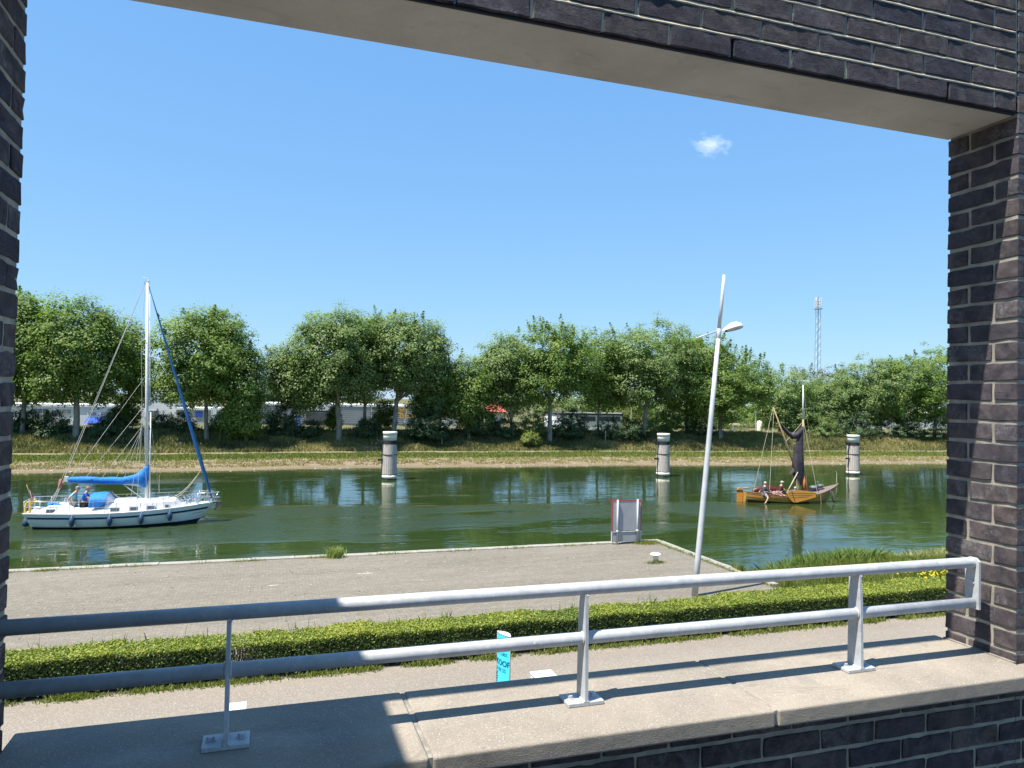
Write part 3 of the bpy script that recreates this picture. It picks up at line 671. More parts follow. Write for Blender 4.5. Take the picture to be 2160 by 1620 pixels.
def tr(px, Y, lobes, n, label, mat=LEAF, leaf=.25, seed=1, **k):
    b = onbank(px, Y); return tree('broadleaf_tree', b, [L3(l[0], l[1] + l[3] * .05, l[2] * 1.10, l[3] * 1.06, Y) for l in lobes], n, leaf, mat, label, G, seed=seed, **k)
tr(48, 86, [(62, 700, 62, 80), (70, 780, 60, 60), (44, 650, 24, 36)], 15000, 'tall tree cut off by the left brick pier', seed=2, trunk_r=.24, zcut=AY(48, 856, 86)[2])
tr(160, 84, [(165, 720, 92, 92), (215, 745, 66, 70), (120, 790, 70, 55), (200, 815, 60, 42)], 25000, 'big round tree just left of the tall white yacht mast, pale straight trunk', seed=3, trunk_r=.33, zcut=AY(160, 852, 84)[2])
tr(268, 89, [(278, 735, 40, 60), (290, 800, 40, 55)], 8000, 'small-crowned tree right behind the tall white yacht mast', seed=4, trunk_r=.17, zcut=AY(268, 848, 89)[2])
tr(437, 84, [(428, 740, 98, 85), (400, 800, 80, 60), (480, 760, 58, 70), (440, 690, 60, 38)], 25000, 'big round tree behind the blue furled sail, thin dark trunk', seed=5, trunk_r=.24, zcut=AY(437, 856, 84)[2])
tr(520, 83, [(515, 810, 42, 75), (520, 870, 40, 48), (505, 890, 36, 30)], 10000, 'dark bushy tree leafy right down to the ground, left of the grey hall', seed=6, trunk_r=.2)
tr(618, 86, [(622, 790, 55, 52), (600, 770, 42, 42), (640, 835, 46, 34)], 12000, 'low rounded grey-green tree at the left foot of the twin tall trees', LEAF2, seed=7, trunk_r=.2)
tr(715, 84, [(705, 735, 88, 78), (690, 790, 70, 55), (735, 700, 60, 44), (740, 790, 58, 60)], 25000, 'tall tree with thick pale trunk left of the first mooring post', LEAF2, seed=8, trunk_r=.36, limbs=14, zcut=AY(715, 852, 84)[2])
tr(768, 88, [(775, 730, 46, 66), (772, 800, 40, 50)], 8500, 'slim dark-trunked tree squeezed between two big trees near the first mooring post', LEAF2, seed=9, trunk_r=.22, zcut=AY(768, 850, 88)[2])
tr(828, 85, [(860, 735, 84, 76), (880, 785, 60, 52), (820, 700, 55, 42), (905, 730, 40, 58), (830, 780, 44, 42)], 22000, 'wide open-crowned tree with forked trunk right above the first mooring post', LEAF2, seed=10, trunk_r=.32, limbs=20, fork=AY(828, 850, 85)[2], zcut=AY(828, 846, 85)[2])
tr(930, 87, [(925, 835, 52, 46), (905, 850, 40, 32)], 9000, 'low yellowish-green tree right of the forked tree', LEAF2, seed=11, trunk_r=.16)
tr(988, 85, [(985, 810, 52, 56), (1000, 850, 45, 50), (960, 800, 35, 40)], 13000, 'low bushy tree between the forked tree and the red roof', seed=12, trunk_r=.2)
tr(1080, 86, [(1070, 765, 56, 62), (1090, 815, 50, 50), (1045, 770, 42, 45)], 15000, 'airy tree with bare pale trunk showing through, above the red roof', LEAF2, seed=13, trunk_r=.2, limbs=18, zcut=AY(1080, 862, 86)[2])
tr(1160, 84, [(1160, 745, 68, 66), (1140, 800, 60, 55), (1200, 770, 55, 60)], 21000, 'tall spiky-topped tree with a straight trunk left of the white site cabin', seed=14, trunk_r=.3, shoots=.4, zcut=AY(1160, 862, 84)[2])
tr(1262, 87, [(1262, 765, 60, 66), (1275, 820, 50, 45)], 14000, 'tree behind the white site cabin, dark slim trunk', seed=15, trunk_r=.17, zcut=AY(1262, 866, 87)[2])
tr(1358, 85, [(1375, 750, 86, 72), (1350, 800, 72, 60), (1420, 780, 60, 64), (1330, 760, 55, 50)], 25000, 'widest round tree left of the second mooring post, trunk leaning right', seed=16, trunk_r=.28, mat=LEAF2)
tr(1448, 88, [(1450, 760, 50, 60), (1445, 830, 50, 50)], 12000, 'tree behind the lamp arm, above the second mooring post', seed=17, trunk_r=.2)
tr(1520, 84, [(1520, 800, 78, 62), (1560, 790, 56, 52), (1490, 750, 46, 42), (1500, 850, 60, 42), (1590, 820, 36, 40)], 24000, 'dark dense tree right of the leaning lamp post', seed=18, trunk_r=.3, shoots=.4)
tr(1645, 90, [(1650, 825, 52, 54), (1660, 870, 50, 38)], 12000, 'pale green tree behind the brown sail', LEAF2, seed=19, trunk_r=.18)
tr(1735, 90, [(1735, 850, 58, 50), (1760, 890, 50, 34), (1770, 830, 48, 42)], 14000, 'leafy bush-like tree between the brown sail and the third mooring post', LEAF2, seed=20, trunk_r=.18)
tr(1830, 87, [(1845, 812, 60, 56), (1800, 840, 48, 46), (1880, 800, 48, 44)], 17000, 'round tree directly over the third mooring post', LEAF2, seed=21, trunk_r=.22)
tr(1905, 86, [(1912, 800, 52, 52), (1900, 850, 50, 42)], 13000, 'tree between the third mooring post and the right brick pier', seed=22, trunk_r=.22)
tr(1972, 85, [(1978, 785, 54, 60), (1990, 840, 56, 52)], 14000, 'tallest tree at the right, half hidden by the right brick pier', seed=23, trunk_r=.26)
for q_, (px_, Y_, lb_) in enumerate(((2085, 86, 'round tree beyond the right brick pier, outside the picture'), (2210, 88, 'broad tree farther right outside the picture'), (2370, 86, 'tall tree at far right outside the picture'), (2560, 90, 'last tree of the row at far right outside the picture'), (-60, 86, 'broad tree just outside the left edge of the picture'), (-210, 88, 'tall tree far outside the left edge of the picture'))):
    tr(px_, Y_, [(px_, 775, 80, 70), (px_ + 20, 830, 66, 52)], 9000, lb_, seed=60 + q_, trunk_r=.25, leaf=.34)
G = 'paler trees farther behind the canal-side row'
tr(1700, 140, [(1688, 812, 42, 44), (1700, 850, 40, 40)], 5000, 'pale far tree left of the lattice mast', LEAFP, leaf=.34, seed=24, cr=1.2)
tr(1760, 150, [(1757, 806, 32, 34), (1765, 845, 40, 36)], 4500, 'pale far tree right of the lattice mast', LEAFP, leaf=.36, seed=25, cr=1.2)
tr(560, 150, [(560, 820, 40, 30), (590, 832, 40, 22)], 4000, 'far tree seen in the gap above the grey hall', LEAFD, leaf=.4, seed=26, cr=1.3)
tr(1330, 112, [(1325, 855, 44, 40), (1345, 880, 40, 30)], 6500, 'bright lime-green tree behind the white site cabin', LEAFL, leaf=.26, seed=27, cr=.9)
tr(1225, 135, [(1225, 850, 40, 24), (1180, 855, 44, 24), (1265, 850, 40, 22)], 6000, 'line of light green trees above the white site cabin roof', LEAF2, leaf=.3, seed=28, cr=1.0)
tr(1430, 118, [(1430, 870, 60, 40), (1500, 880, 60, 36)], 8000, 'light green trees seen between trunks behind the second mooring post', LEAF2, leaf=.28, seed=29, cr=1.0)
tr(1610, 125, [(1600, 870, 60, 30), (1540, 868, 50, 26), (1660, 880, 50, 30)], 8000, 'trees behind the small white tanks', LEAF, leaf=.3, seed=30, cr=1.0)
tr(1060, 140, [(1050, 848, 60, 30), (970, 850, 40, 30)], 6000, 'far trees behind the red roof', LEAFD, leaf=.34, seed=31, cr=1.1)
# a continuous far wood closing the horizon
rng = np.random.default_rng(77)
lobs = []
for x in np.arange(-190, 420, 6.5):
    h_ = 8.6 + 1.8 * math.sin(x * .05) + rng.normal() * .8; lobs.append((x, 215 + rng.normal() * 6, -4.6 + h_ * .5, 6, 5, h_ * .56))
P, N, tint, ctr = crown_points(lobs, 60000, rng, 1.3, 60, .1)
V, F = leaf_quads(P, N, .55 * (0.7 + .6 * rng.random(len(P))), rng)
stuff(link(fastmesh('far_wood', V, F, LEAFD, tint), 'far_wood'), 'dark distant wood along the horizon behind the buildings', 'wood')

# shrubs on the embankment
SG = 'shrubs along the top of the far embankment'
def shrub(px, py, rx, ry, Y, n, mat, label, leaf=.17, seed=1):
    c = AY(px, py, Y); x = c[0]; b = (x, Y, fz(x, Y)); lb = L3(px, py, rx, ry, Y)
    lobes = [lb, (lb[0] - lb[3] * .5, lb[1], lb[2] - lb[5] * .35, lb[3] * .7, lb[4] * .7, lb[5] * .6), (lb[0] + lb[3] * .5, lb[1], lb[2] - lb[5] * .4, lb[3] * .65, lb[4] * .7, lb[5] * .55)]
    return tree('shrub', b, lobes, n, leaf, mat, label, SG, BARKD, .05, seed, cr=.42, category='shrub', limbs=5, per=40)
k = 0
for (px, py, rx, ry, Y, n, mt, lb) in [
    (55, 890, 34, 36, 87, 4500, LEAFD, 'dark purple-green shrub at the foot of the left pier'),
    (112, 900, 40, 38, 85, 5500, LEAFD, 'broad dark shrub left of the pale trunk at far left'),
    (230, 905, 40, 32, 85, 5500, LEAFD, 'nearly black shrub right of the pale trunk under the blue awning'),
    (265, 868, 32, 30, 88, 4500, LEAFL, 'round yellow-green bush in front of the white building'),
    (345, 895, 28, 26, 87, 3500, LEAFD, 'dark shrub right of the white yacht mast'),
    (385, 895, 26, 30, 86, 3500, LEAFD, 'dark shrub behind the blue furled sail'),
    (470, 892, 28, 26, 87, 3500, LEAF, 'green shrub beneath the white flag-coloured container'),
    (592, 888, 34, 40, 86, 5000, LEAFD, 'dark pointed shrub left of the blue upright sign'),
    (655, 905, 30, 20, 86, 3200, LEAFD, 'low dark shrub right below the blue upright sign'),
    (703, 878, 16, 24, 87, 2500, LEAFL, 'small lime-green bush left of the thick pale trunk'),
    (775, 905, 26, 24, 86, 3500, LEAFD, 'dark shrub under the slim dark-trunked tree'),
    (812, 872, 26, 34, 89, 4200, LEAFL, 'tall lime-green bush behind the forked tree'),
    (905, 895, 46, 36, 84, 6500, LEAFD, 'broad dark shrub right of the first mooring post'),
    (1005, 893, 46, 34, 86, 5500, LEAFD, 'dark shrub below the red roof'),
    (1062, 905, 34, 26, 86, 4000, LEAFD, 'dark low shrub below the airy tree'),
    (1130, 895, 34, 34, 86, 4500, LEAF2, 'grey-green shrub left of the white site cabin'),
    (1205, 893, 36, 34, 85, 5000, LEAFD, 'dark shrub covering the left part of the white site cabin'),
    (1310, 905, 50, 28, 85, 6000, LEAFD, 'broad dark shrub right below the white site cabin'),
    (1120, 925, 18, 16, 82, 1800, GRASSG, 'pale yellow-green weed clump on the slope'),
    (1400, 890, 40, 26, 89, 4500, LEAF2, 'light green shrub left of the second mooring post'),
    (1475, 900, 30, 36, 86, 4500, LEAFD, 'dark shrub between second mooring post and lamp post'),
    (1672, 885, 30, 26, 89, 4000, LEAFL, 'yellow-green shrub behind the crossing spars'),
    (1735, 905, 34, 28, 86, 4500, LEAF2, 'green shrub right of the wooden boat mast'),
    (1800, 905, 42, 36, 85, 6500, LEAFD, 'very dark shrub behind the third mooring post'),
    (1856, 880, 18, 22, 88, 2200, LEAFL, 'small lime bush right above the third mooring post'),
    (1880, 912, 44, 32, 85, 6000, LEAFD, 'dark shrub right of the third mooring post'),
    (1950, 908, 50, 36, 85, 7000, LEAFD, 'wide dark shrub next to the right brick pier')]:
    k += 1; shrub(px, py, rx, ry, Y, n, mt, lb, seed=100 + k)

def blades(name, P, H, W, rng, mat, tint, lean=.35, nseg=1):
    n = len(P); a = rng.random(n) * 2 * PI; d = np.stack([np.cos(a), np.sin(a), np.zeros(n)], 1)
    b = rng.random(n) * 2 * PI; ld = np.stack([np.cos(b), np.sin(b), np.zeros(n)], 1) * (lean * rng.random(n))[:, None] * H[:, None]
    up = np.zeros((n, 3)); up[:, 2] = H
    mid = P + up * .55 + ld * .35; tip = P + up * .95 + ld * 1.15
    w_ = d * (W * .5)[:, None]
    V = np.stack([P - w_, P + w_, mid + w_ * .8, tip, mid - w_ * .8], 1).reshape(-1, 3)
    return link(fastmesh(name, V, np.arange(5 * n).reshape(n, 5), mat, tint), name)
vf = np.vectorize(fz)
rng = np.random.default_rng(5)
def scatter_bank(n, y0, y1, x0=-42, x1=118):
    t = rng.random(n); x = x0 + (x1 - x0) * rng.random(n); sh = np.vectorize(shore)(x); y = sh + y0 + (y1 - y0) * t
    return x, y
x, y = scatter_bank(95000, 11.3, 19.5); z = vf(x, y)
cl = np.array([mnoise.noise((a * .35, b * .6, 1.0)) for a, b in zip(x, y)]); c2 = np.array([mnoise.noise((a * .09, b * .2, 5.0)) for a, b in zip(x, y)])
o = blades('slope_grass', np.stack([x, y, z - .03], 1), np.clip(.32 + .35 * cl + .2 * rng.random(len(x)), .12, 1.0), .05 + .06 * rng.random(len(x)), rng, GRASSD, np.clip(.42 + .55 * cl + .55 * c2 + .18 * rng.normal(size=len(x)), 0, 1), .7)
stuff(o, 'tall dry grass and weeds covering the far embankment slope', 'grass')
x, y = scatter_bank(60000, 5.6, 10.0); z = vf(x, y)
cl = np.array([mnoise.noise((a * .3, b * .8, 7.0)) for a, b in zip(x, y)])
o = blades('verge_grass', np.stack([x, y, z - .02], 1), np.clip(.13 + .16 * cl + .1 * rng.random(len(x)), .04, .5), .05 + .05 * rng.random(len(x)), rng, GRASSG, np.clip(.55 + .4 * cl + .2 * rng.normal(size=len(x)), 0, 1), .6)
stuff(o, 'green verge grass between the sandy shore and the far path', 'grass')
x, y = scatter_bank(42000, 1.9, 5.8); z = vf(x, y)
cl = np.array([mnoise.noise((a * .6, b * .9, 2.0)) for a, b in zip(x, y)]); kp = cl > -.2; x, y, z = x[kp], y[kp], z[kp]
o = blades('shore_tufts', np.stack([x, y, z - .02], 1), .07 + .16 * rng.random(len(x)), .05 + .05 * rng.random(len(x)), rng, GRASSD, .5 + .5 * rng.random(len(x)), .8)
stuff(o, 'sparse dry tufts on the upper edge of the sandy shore', 'grass')
# shore stones
rs_ = MB(); rn = random.Random(8)
for i in range(900):
    x_ = rn.uniform(-40, 115); y_ = shore(x_) + rn.uniform(-.1, 4.5) ; r_ = rn.uniform(.03, .12)
    z_ = fz(x_, y_); rs_.ell((x_, y_, z_ + r_ * .2), (r_ * rn.uniform(.8, 1.6), r_, r_ * .6), 5, 3)
stuff(rs_.build('shore_stones', M_('pale_stones', (0.5, 0.43, 0.33), (0.3, 0.25, 0.19), 2, .9)), 'scattered pale stones and clods on the sandy far shore', 'stones')

# ------------------------------------------------------------------ hedge in front of the quay
hedge = thing('hedge', (6, 16.6, GZ), 'long clipped hedge between path and quay, yellow-green on top with a bare gap at left', 'hedge')
rng = np.random.default_rng(9)
def hedge_half(x):   # depth extent of the hedge
    return 16.14, 16.14 + 0.86 + 0.03 * math.sin(x * 1.1) + (0.25 * max(0, min(1, (x - 10.5) / 2)))
HT = GZ + 0.74
n = 230000; x = -7 + 31 * rng.random(n); top = rng.random(n) < .50
hx = np.array([mnoise.noise((a * .8, 0, 4.0)) for a in x]); hx2 = np.array([mnoise.noise((a * 2.6, 3, 4.0)) for a in x])
y0 = 16.14 + .05 * hx; y1 = y0 + .86 + .25 * np.clip((x - 10.5) / 2, 0, 1); ht = HT + .05 * hx + .045 * hx2
tt = rng.random(n); P = np.zeros((n, 3)); N = np.zeros((n, 3))
P[:, 0] = x
P[top, 1] = (y0 + (y1 - y0) * tt)[top]; P[top, 2] = (ht - .10 * rng.random(n) ** 1.5)[top]; P[top, 2] += (np.abs(rng.normal(size=n)) * .018)[top]
fr = ~top; back = fr & (rng.random(n) < .10)
P[fr, 1] = (y0 + .16 * rng.random(n) ** 1.3)[fr]; P[back, 1] = (y1 - .1 * rng.random(n))[back]
P[fr, 2] = (GZ + .05 + (ht - GZ - .05) * rng.random(n) ** .85)[fr]
N[top] = [0, -.1, 1]; N[fr] = [0, -1, .35]; N += rng.normal(size=(n, 3)) * .75
gap = np.zeros(n)
for (gc, gw, am) in ((-.45, .50, .995), (.65, .22, .75), (-2.6, .5, .45), (5.9, .35, .35), (12.5, .5, .3), (2.2, .3, .35)):
    gap = np.maximum(gap, am * np.exp(-((x - gc) / gw) ** 2))
zr = (P[:, 2] - GZ) / .74
kill = fr & (rng.random(n) < gap * (1 - .30 * zr ** 6)) | ((~top) & (zr < .28) & (rng.random(n) < .55))
kill |= top & (rng.random(n) < gap * .45)
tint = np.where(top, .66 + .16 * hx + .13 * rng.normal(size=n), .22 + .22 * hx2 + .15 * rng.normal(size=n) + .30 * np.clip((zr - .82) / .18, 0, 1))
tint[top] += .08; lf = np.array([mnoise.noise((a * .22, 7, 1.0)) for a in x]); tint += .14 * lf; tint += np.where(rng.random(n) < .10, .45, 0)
keep = ~kill; P, N, tint = P[keep], N[keep], np.clip(tint[keep], 0, 1)
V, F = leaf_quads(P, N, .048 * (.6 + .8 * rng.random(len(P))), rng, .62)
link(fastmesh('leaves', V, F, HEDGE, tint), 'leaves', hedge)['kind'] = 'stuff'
n = 60000; x = -7 + 31 * rng.random(n); gp = np.zeros(n)
for (gc, gw, am) in ((-.45, .62, 1.0), (.55, .2, .6), (-2.6, .4, .5), (5.9, .3, .3)): gp = np.maximum(gp, am * np.exp(-((x - gc) / gw) ** 2))
x = x[rng.random(n) > gp]; n = len(x)
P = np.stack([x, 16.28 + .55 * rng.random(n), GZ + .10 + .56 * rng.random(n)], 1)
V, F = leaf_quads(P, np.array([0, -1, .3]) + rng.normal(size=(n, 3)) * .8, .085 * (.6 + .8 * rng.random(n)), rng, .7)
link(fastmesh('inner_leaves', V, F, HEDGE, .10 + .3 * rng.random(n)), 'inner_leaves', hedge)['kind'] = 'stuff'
tw = MB(); rn = random.Random(21)
for i in range(420):
    x_ = rn.uniform(-7, 24) if i > 170 else -.45 + rn.gauss(0, .5); y_ = rn.uniform(16.22, 16.9); b_ = Vector((x_, y_, GZ)); e_ = b_ + Vector((rn.gauss(0, .08), rn.gauss(0, .06), rn.uniform(.5, .72)))
    tw.tube([b_, (b_ + e_) / 2 + Vector((rn.gauss(0, .03), rn.gauss(0, .03), 0)), e_], [.009, .007, .004], 4, False)
    if rn.random() < .5: tw.tube([(b_ + e_) / 2, (b_ + e_) / 2 + Vector((rn.gauss(0, .12), rn.gauss(0, .1), rn.uniform(.1, .25)))], [.005, .003], 4, False)
tw.build('twigs', BARKD, hedge)['kind'] = 'stuff'
# sprigs standing above the hedge
n = 900; x = -6 + 27 * rng.random(n); cl = np.array([mnoise.noise((a * .9, 8, 4.0)) for a in x]); x = x[cl > .0]
n = len(x); P = np.stack([x, 16.25 + .8 * rng.random(n), np.full(n, HT - .05)], 1)
o = blades('sprigs', P, .12 + .26 * rng.random(n), np.full(n, .012), rng, HEDGE, .3 + .6 * rng.random(n), .6); o.parent = hedge; o.matrix_parent_inverse = Matrix.Translation(-hedge.location); o['kind'] = 'stuff'
# weeds at the hedge foot
n = 42000; x = -7 + 31 * rng.random(n); y = 16.10 - np.abs(rng.normal(size=n)) * .10; cl = np.array([mnoise.noise((a * 1.3, 1, 2.0)) for a in x])
kp = (rng.random(n) < (.30 + .55 * cl) * np.exp(-np.maximum(0, 16.06 - y) * 6)); x, y, cl = x[kp], y[kp], cl[kp]
o = blades('hedge_foot_weeds', np.stack([x, y, np.full(len(x), GZ)], 1), np.clip(.03 + .09 * rng.random(len(x)) + .05 * cl, .02, .2), .012 + .02 * rng.random(len(x)), rng, GRASSG, np.clip(.35 + .5 * rng.random(len(x)), 0, 1), .8)
stuff(o, 'low weeds and grass creeping out from under the hedge onto the path', 'weeds')
# low mixed growth on the right-hand bank
n = 70000; x = 14.2 + 14 * rng.random(n); y = 17.1 + 6.9 * rng.random(n)
ed = 16.0 + .35 * np.array([mnoise.noise((b * .7, 0, 0)) for b in y]) - 1.4 * np.clip((19.2 - y) / 1.8, 0, 1); kp = x > ed; x, y = x[kp], y[kp]
z = np.array([max(bankz(a, b), -9) if a > 15.98 else GZ for a, b in zip(x, y)])
cl = np.array([mnoise.noise((a * .5, b * .6, 3.0)) for a, b in zip(x, y)])
o = blades('bank_grass', np.stack([x, y, z - .02], 1), np.clip(.22 + .22 * cl + .22 * rng.random(len(x)), .06, .8), .014 + .022 * rng.random(len(x)), rng, GRASSG, np.clip(.48 + .35 * cl + .2 * rng.normal(size=len(x)), 0, 1), .6)
stuff(o, 'lush mixed grass on the bank right of the quay', 'grass')
n = 450; x = 19.6 + 2.6 * rng.random(n); y = 18.0 + 2.2 * rng.random(n); kp = (x - 19.4) * .6 + rng.normal(size=n) * .5 > .5; x, y = x[kp], y[kp]; n = len(x)
z = np.array([bankz(a, b) for a, b in zip(x, y)]) + .42 + .16 * rng.random(n)
V, F = leaf_quads(np.stack([x, y, z], 1), np.array([0, -.3, 1]) + rng.normal(size=(n, 3)) * .4, np.full(n, .06), rng, .9)
stuff(link(fastmesh('yellow_flowers', V, F, FLOWER, rng.random(n)), 'yellow_flowers'), 'yellow wildflowers on the bank beside the right brick pier', 'flowers')
# reeds at the water's edge
n = 15000; x = 16.1 + 13 * rng.random(n) ; y = 22.9 + 1.9 * rng.random(n) + .25 * np.sin(x * .8)
cl = np.array([mnoise.noise((a * .35, b * .5, 6.0)) for a, b in zip(x, y)]); ramp_ = np.clip((x - 16.3) / 2.2, .05, 1); kp = rng.random(n) < (.55 + .9 * cl) * ramp_; x, y, cl, ramp_ = x[kp], y[kp], cl[kp], ramp_[kp]
z = np.array([max(bankz(a, b), WATER_Z - .1) for a, b in zip(x, y)])
dry = np.clip((x - 21.5) / 3.0, 0, 1)
o = blades('reeds', np.stack([x, y, z], 1), (.32 + .34 * rng.random(len(x)) + .18 * cl) * (.35 + .65 * ramp_), .018 + .022 * rng.random(len(x)), rng, REED, np.clip(.35 + .25 * rng.normal(size=len(x)) + .45 * dry, 0, 1), .75)
stuff(o, 'green to straw-coloured reeds leaning over the water right of the quay', 'reeds')
# grass along the quay coping and round the bollard
def tuft(cx_, cy_, n, rx, ry, h, lab, cat='grass', name='grass_tuft', mat=GRASSG, w_=.014):
    x = cx_ + rx * rng.normal(size=n) * .5; y = cy_ + ry * rng.normal(size=n) * .5
    o = blades(name, np.stack([x, y, np.full(n, GZ)], 1), h * (.4 + .6 * rng.random(n)), np.full(n, w_), rng, mat, .4 + .5 * rng.random(n), .8)
    return stuff(o, lab, cat)
a = AZ(707, 1176, GZ); tuft(a[0], a[1], 420, .28, .18, .48, 'bright green grass tuft standing on the quay edge', mat=REED, w_=.02)
a = AZ(100, 1204, GZ); tuft(a[0], a[1], 250, .5, .15, .10, 'low grass patch by the quay edge near the left pier')
a = AZ(1383, 1188, GZ); tuft(a[0], a[1], 300, .38, .2, .11, 'weeds around the white bollard')
n = 5200; x = -9 + 24.6 * rng.random(n); y = 27.62 + .05 * rng.normal(size=n); cl = np.array([mnoise.noise((a_ * .8, 0, 9.0)) for a_ in x]); kp = rng.random(n) < .2 + 1.2 * cl; x, y = x[kp], y[kp]
n2 = 1500; x2 = 15.62 + .06 * rng.normal(size=n2); y2 = 18 + 9.6 * rng.random(n2)
n3 = 1700; x3 = 14.8 + .6 * rng.random(n3) + .2 * rng.normal(size=n3); y3 = 27.45 + .18 * rng.normal(size=n3); y3 = np.minimum(y3, 27.66)
x = np.concatenate([x, x2, x3]); y = np.concatenate([y, y2, y3])
stuff(blades('quay_edge_grass', np.stack([x, y, np.full(len(x), GZ)], 1), .03 + .11 * rng.random(len(x)), np.full(len(x), .012), rng, GRASSG, .35 + .6 * rng.random(len(x)), .8), 'thin grass growing along the joint behind the quay coping', 'grass')
n = 500; x = 15.3 + .5 * rng.random(n); y = 18 + 9.8 * rng.random(n)
# litter of tiny stones and leaves on the quay
lt = MB(); rn = random.Random(13)
for i in range(360):
    x_ = rn.uniform(-9, 15.4); y_ = rn.uniform(17.6, 27.5); s_ = rn.uniform(.010, .028)
    lt.ell((x_, y_, GZ + s_ * .25), (s_ * rn.uniform(.8, 1.7), s_, s_ * .5), 5, 3)
stuff(lt.build('quay_litter', M_('litter_brown', (0.14, 0.12, 0.09), (0.5, 0.46, 0.4), 2, .9, lo=.45, hi=.5)), 'scattered pebbles and dry bits on the quay paving', 'debris')

# ================================================================== STREET LAMP
lb_ = AZ(1465, 1257, GZ); YL = lb_[1]
lamp = thing('street_lamp', lb_, 'tall pale grey street lamp leaning right, single white head pointing right', 'street lamp')
pt = AY(1527.5, 580, YL); pj = AY(1515, 703, YL)
d_ = (Vector(pt) - Vector(lb_)); L_ = d_.length
MB().tube([Vector(lb_) + d_ * t for t in (0, .12, .3, .55, .80)], [.098, .092, .084, .074, .064], 20).tube([Vector(lb_) + d_ * t for t in (.80, .801, .828, .829)], [.064, .072, .072, .060], 20).tube([Vector(lb_) + d_ * t for t in (.829, .92, 1.0)], [.060, .054, .048], 20).build('pole', GALV_POLE, lamp, True)
MB().tube([AY(1468, 713.5, YL), AY(1511, 699, YL)], [.022, .026], 10).build('side_arm', GALV_POLE, lamp, True)
pj = Vector(AY(1516, 700, YL)); pe = Vector(AY(1567, 689, YL)); ax = pe - pj
hd = MB(); rows = []
sec = [(0.0, .045, .045, 0.0), (.14, .060, .06, .0), (.3, .10, .10, .02), (.5, .14, .15, .045), (.7, .155, .155, .05), (.88, .12, .11, .03), (.97, .06, .05, .005), (1.0, .01, .01, -.01)]
for (t, wy, hz, up) in sec:
    c_ = pj + ax * t + Vector((0, 0, up)); row = []
    for q in range(13):
        an = PI * q / 12; row.append((c_.x, c_.y + wy * math.cos(an), c_.z + hz * math.sin(an) - .0))
    rows.append(row)
hd.grid(rows); rows2 = [[(r_[q][0], r_[q][1] * 1.0, r_[0][2] - .004) for q in (0, 12)] for r_ in rows]; hd.grid(rows2)
hd.build('lamp_head', M_('white_lamp_shell', (0.78, 0.78, 0.76), (0.68, 0.68, 0.66), 3, .35), lamp, True)
bl = MB(); rows = []
for (t, wy, hz, up) in sec[2:7]:
    c_ = pj + ax * t + Vector((0, 0, up - .006)); rows.append([(c_.x, c_.y + wy * .85 * math.cos(PI + PI * q / 8), c_.z + hz * .75 * math.sin(PI + PI * q / 8)) for q in range(9)])
bl.grid(rows).build('lamp_glass', M_('frosted_lamp_glass', (0.45, 0.42, 0.38), (0.35, 0.33, 0.3), 6, .15), lamp, True)

# ================================================================== SIGNBOARD SEEN FROM BEHIND
x0, y0_, z0_ = AZ(1293, 1146, GZ); YB = 27.5
bx0, _, bzt = AY(1291, 1055.5, YB); bx1 = AY(1353.5, 1055.5, YB)[0]; bzm = AY(1320, 1120, YB)[2]
board = thing('signboard', ((bx0 + bx1) / 2, YB, GZ), 'grey back of a large red-rimmed notice board on two posts at the quay corner', 'sign')
GREYP = M_('grey_sheet_metal', (0.36, 0.36, 0.37), (0.31, 0.31, 0.325), 2, .5)
MB().box((bx0 + .03, YB, bzm + .03), (bx1 - .03, YB + .02, bzt - .03)).build('panel', GREYP, board)
MB().box((bx0, YB - .012, bzm), (bx0 + .032, YB + .03, bzt)).box((bx1 - .032, YB - .012, bzm), (bx1, YB + .03, bzt)).box((bx0 + .032, YB - .012, bzt - .032), (bx1 - .032, YB + .03, bzt)).build('rim', RED, board)
MB().box((bx0 + .03, YB, GZ + .10), (bx1 - .03, YB + .02, bzm - .03)).build('lower_panel', GREYP, board)
MB().box((bx0, YB - .012, GZ + .09), (bx0 + .028, YB + .03, bzm - .004)).box((bx1 - .028, YB - .012, GZ + .09), (bx1, YB + .03, bzm - .004)).box((bx0 + .028, YB - .02, bzm - .032), (bx1 - .028, YB - .002, bzm - .004)).build('lower_rim', WHITE, board)
for px in (1301.5, 1343.5):
    xp = AY(px, 1100, YB)[0]; MB().tube([(xp, YB - .05, GZ), (xp, YB - .05, bzt + .02)], .038, 14).lathe([(.045, bzm - .05), (.045, bzm + .05)], (xp, YB - .05, 0), 14).build('post', GALV_POLE, board, True)

# bollard
a = AZ(1383, 1186, GZ)
bol = thing('bollard', a, 'low white mushroom-topped bollard in weeds on the quay', 'bollard')
MB().lathe([(.10, a[2]), (.10, a[2] + .22), (.12, a[2] + .25)], (a[0], a[1], 0), 16).build('stem', CREAM, bol, True)
MB().lathe([(.12, a[2] + .251), (.21, a[2] + .27), (.21, a[2] + .30), (.15, a[2] + .345), (.02, a[2] + .355)], (a[0], a[1], 0), 20).build('cap', WHITE, bol, True)

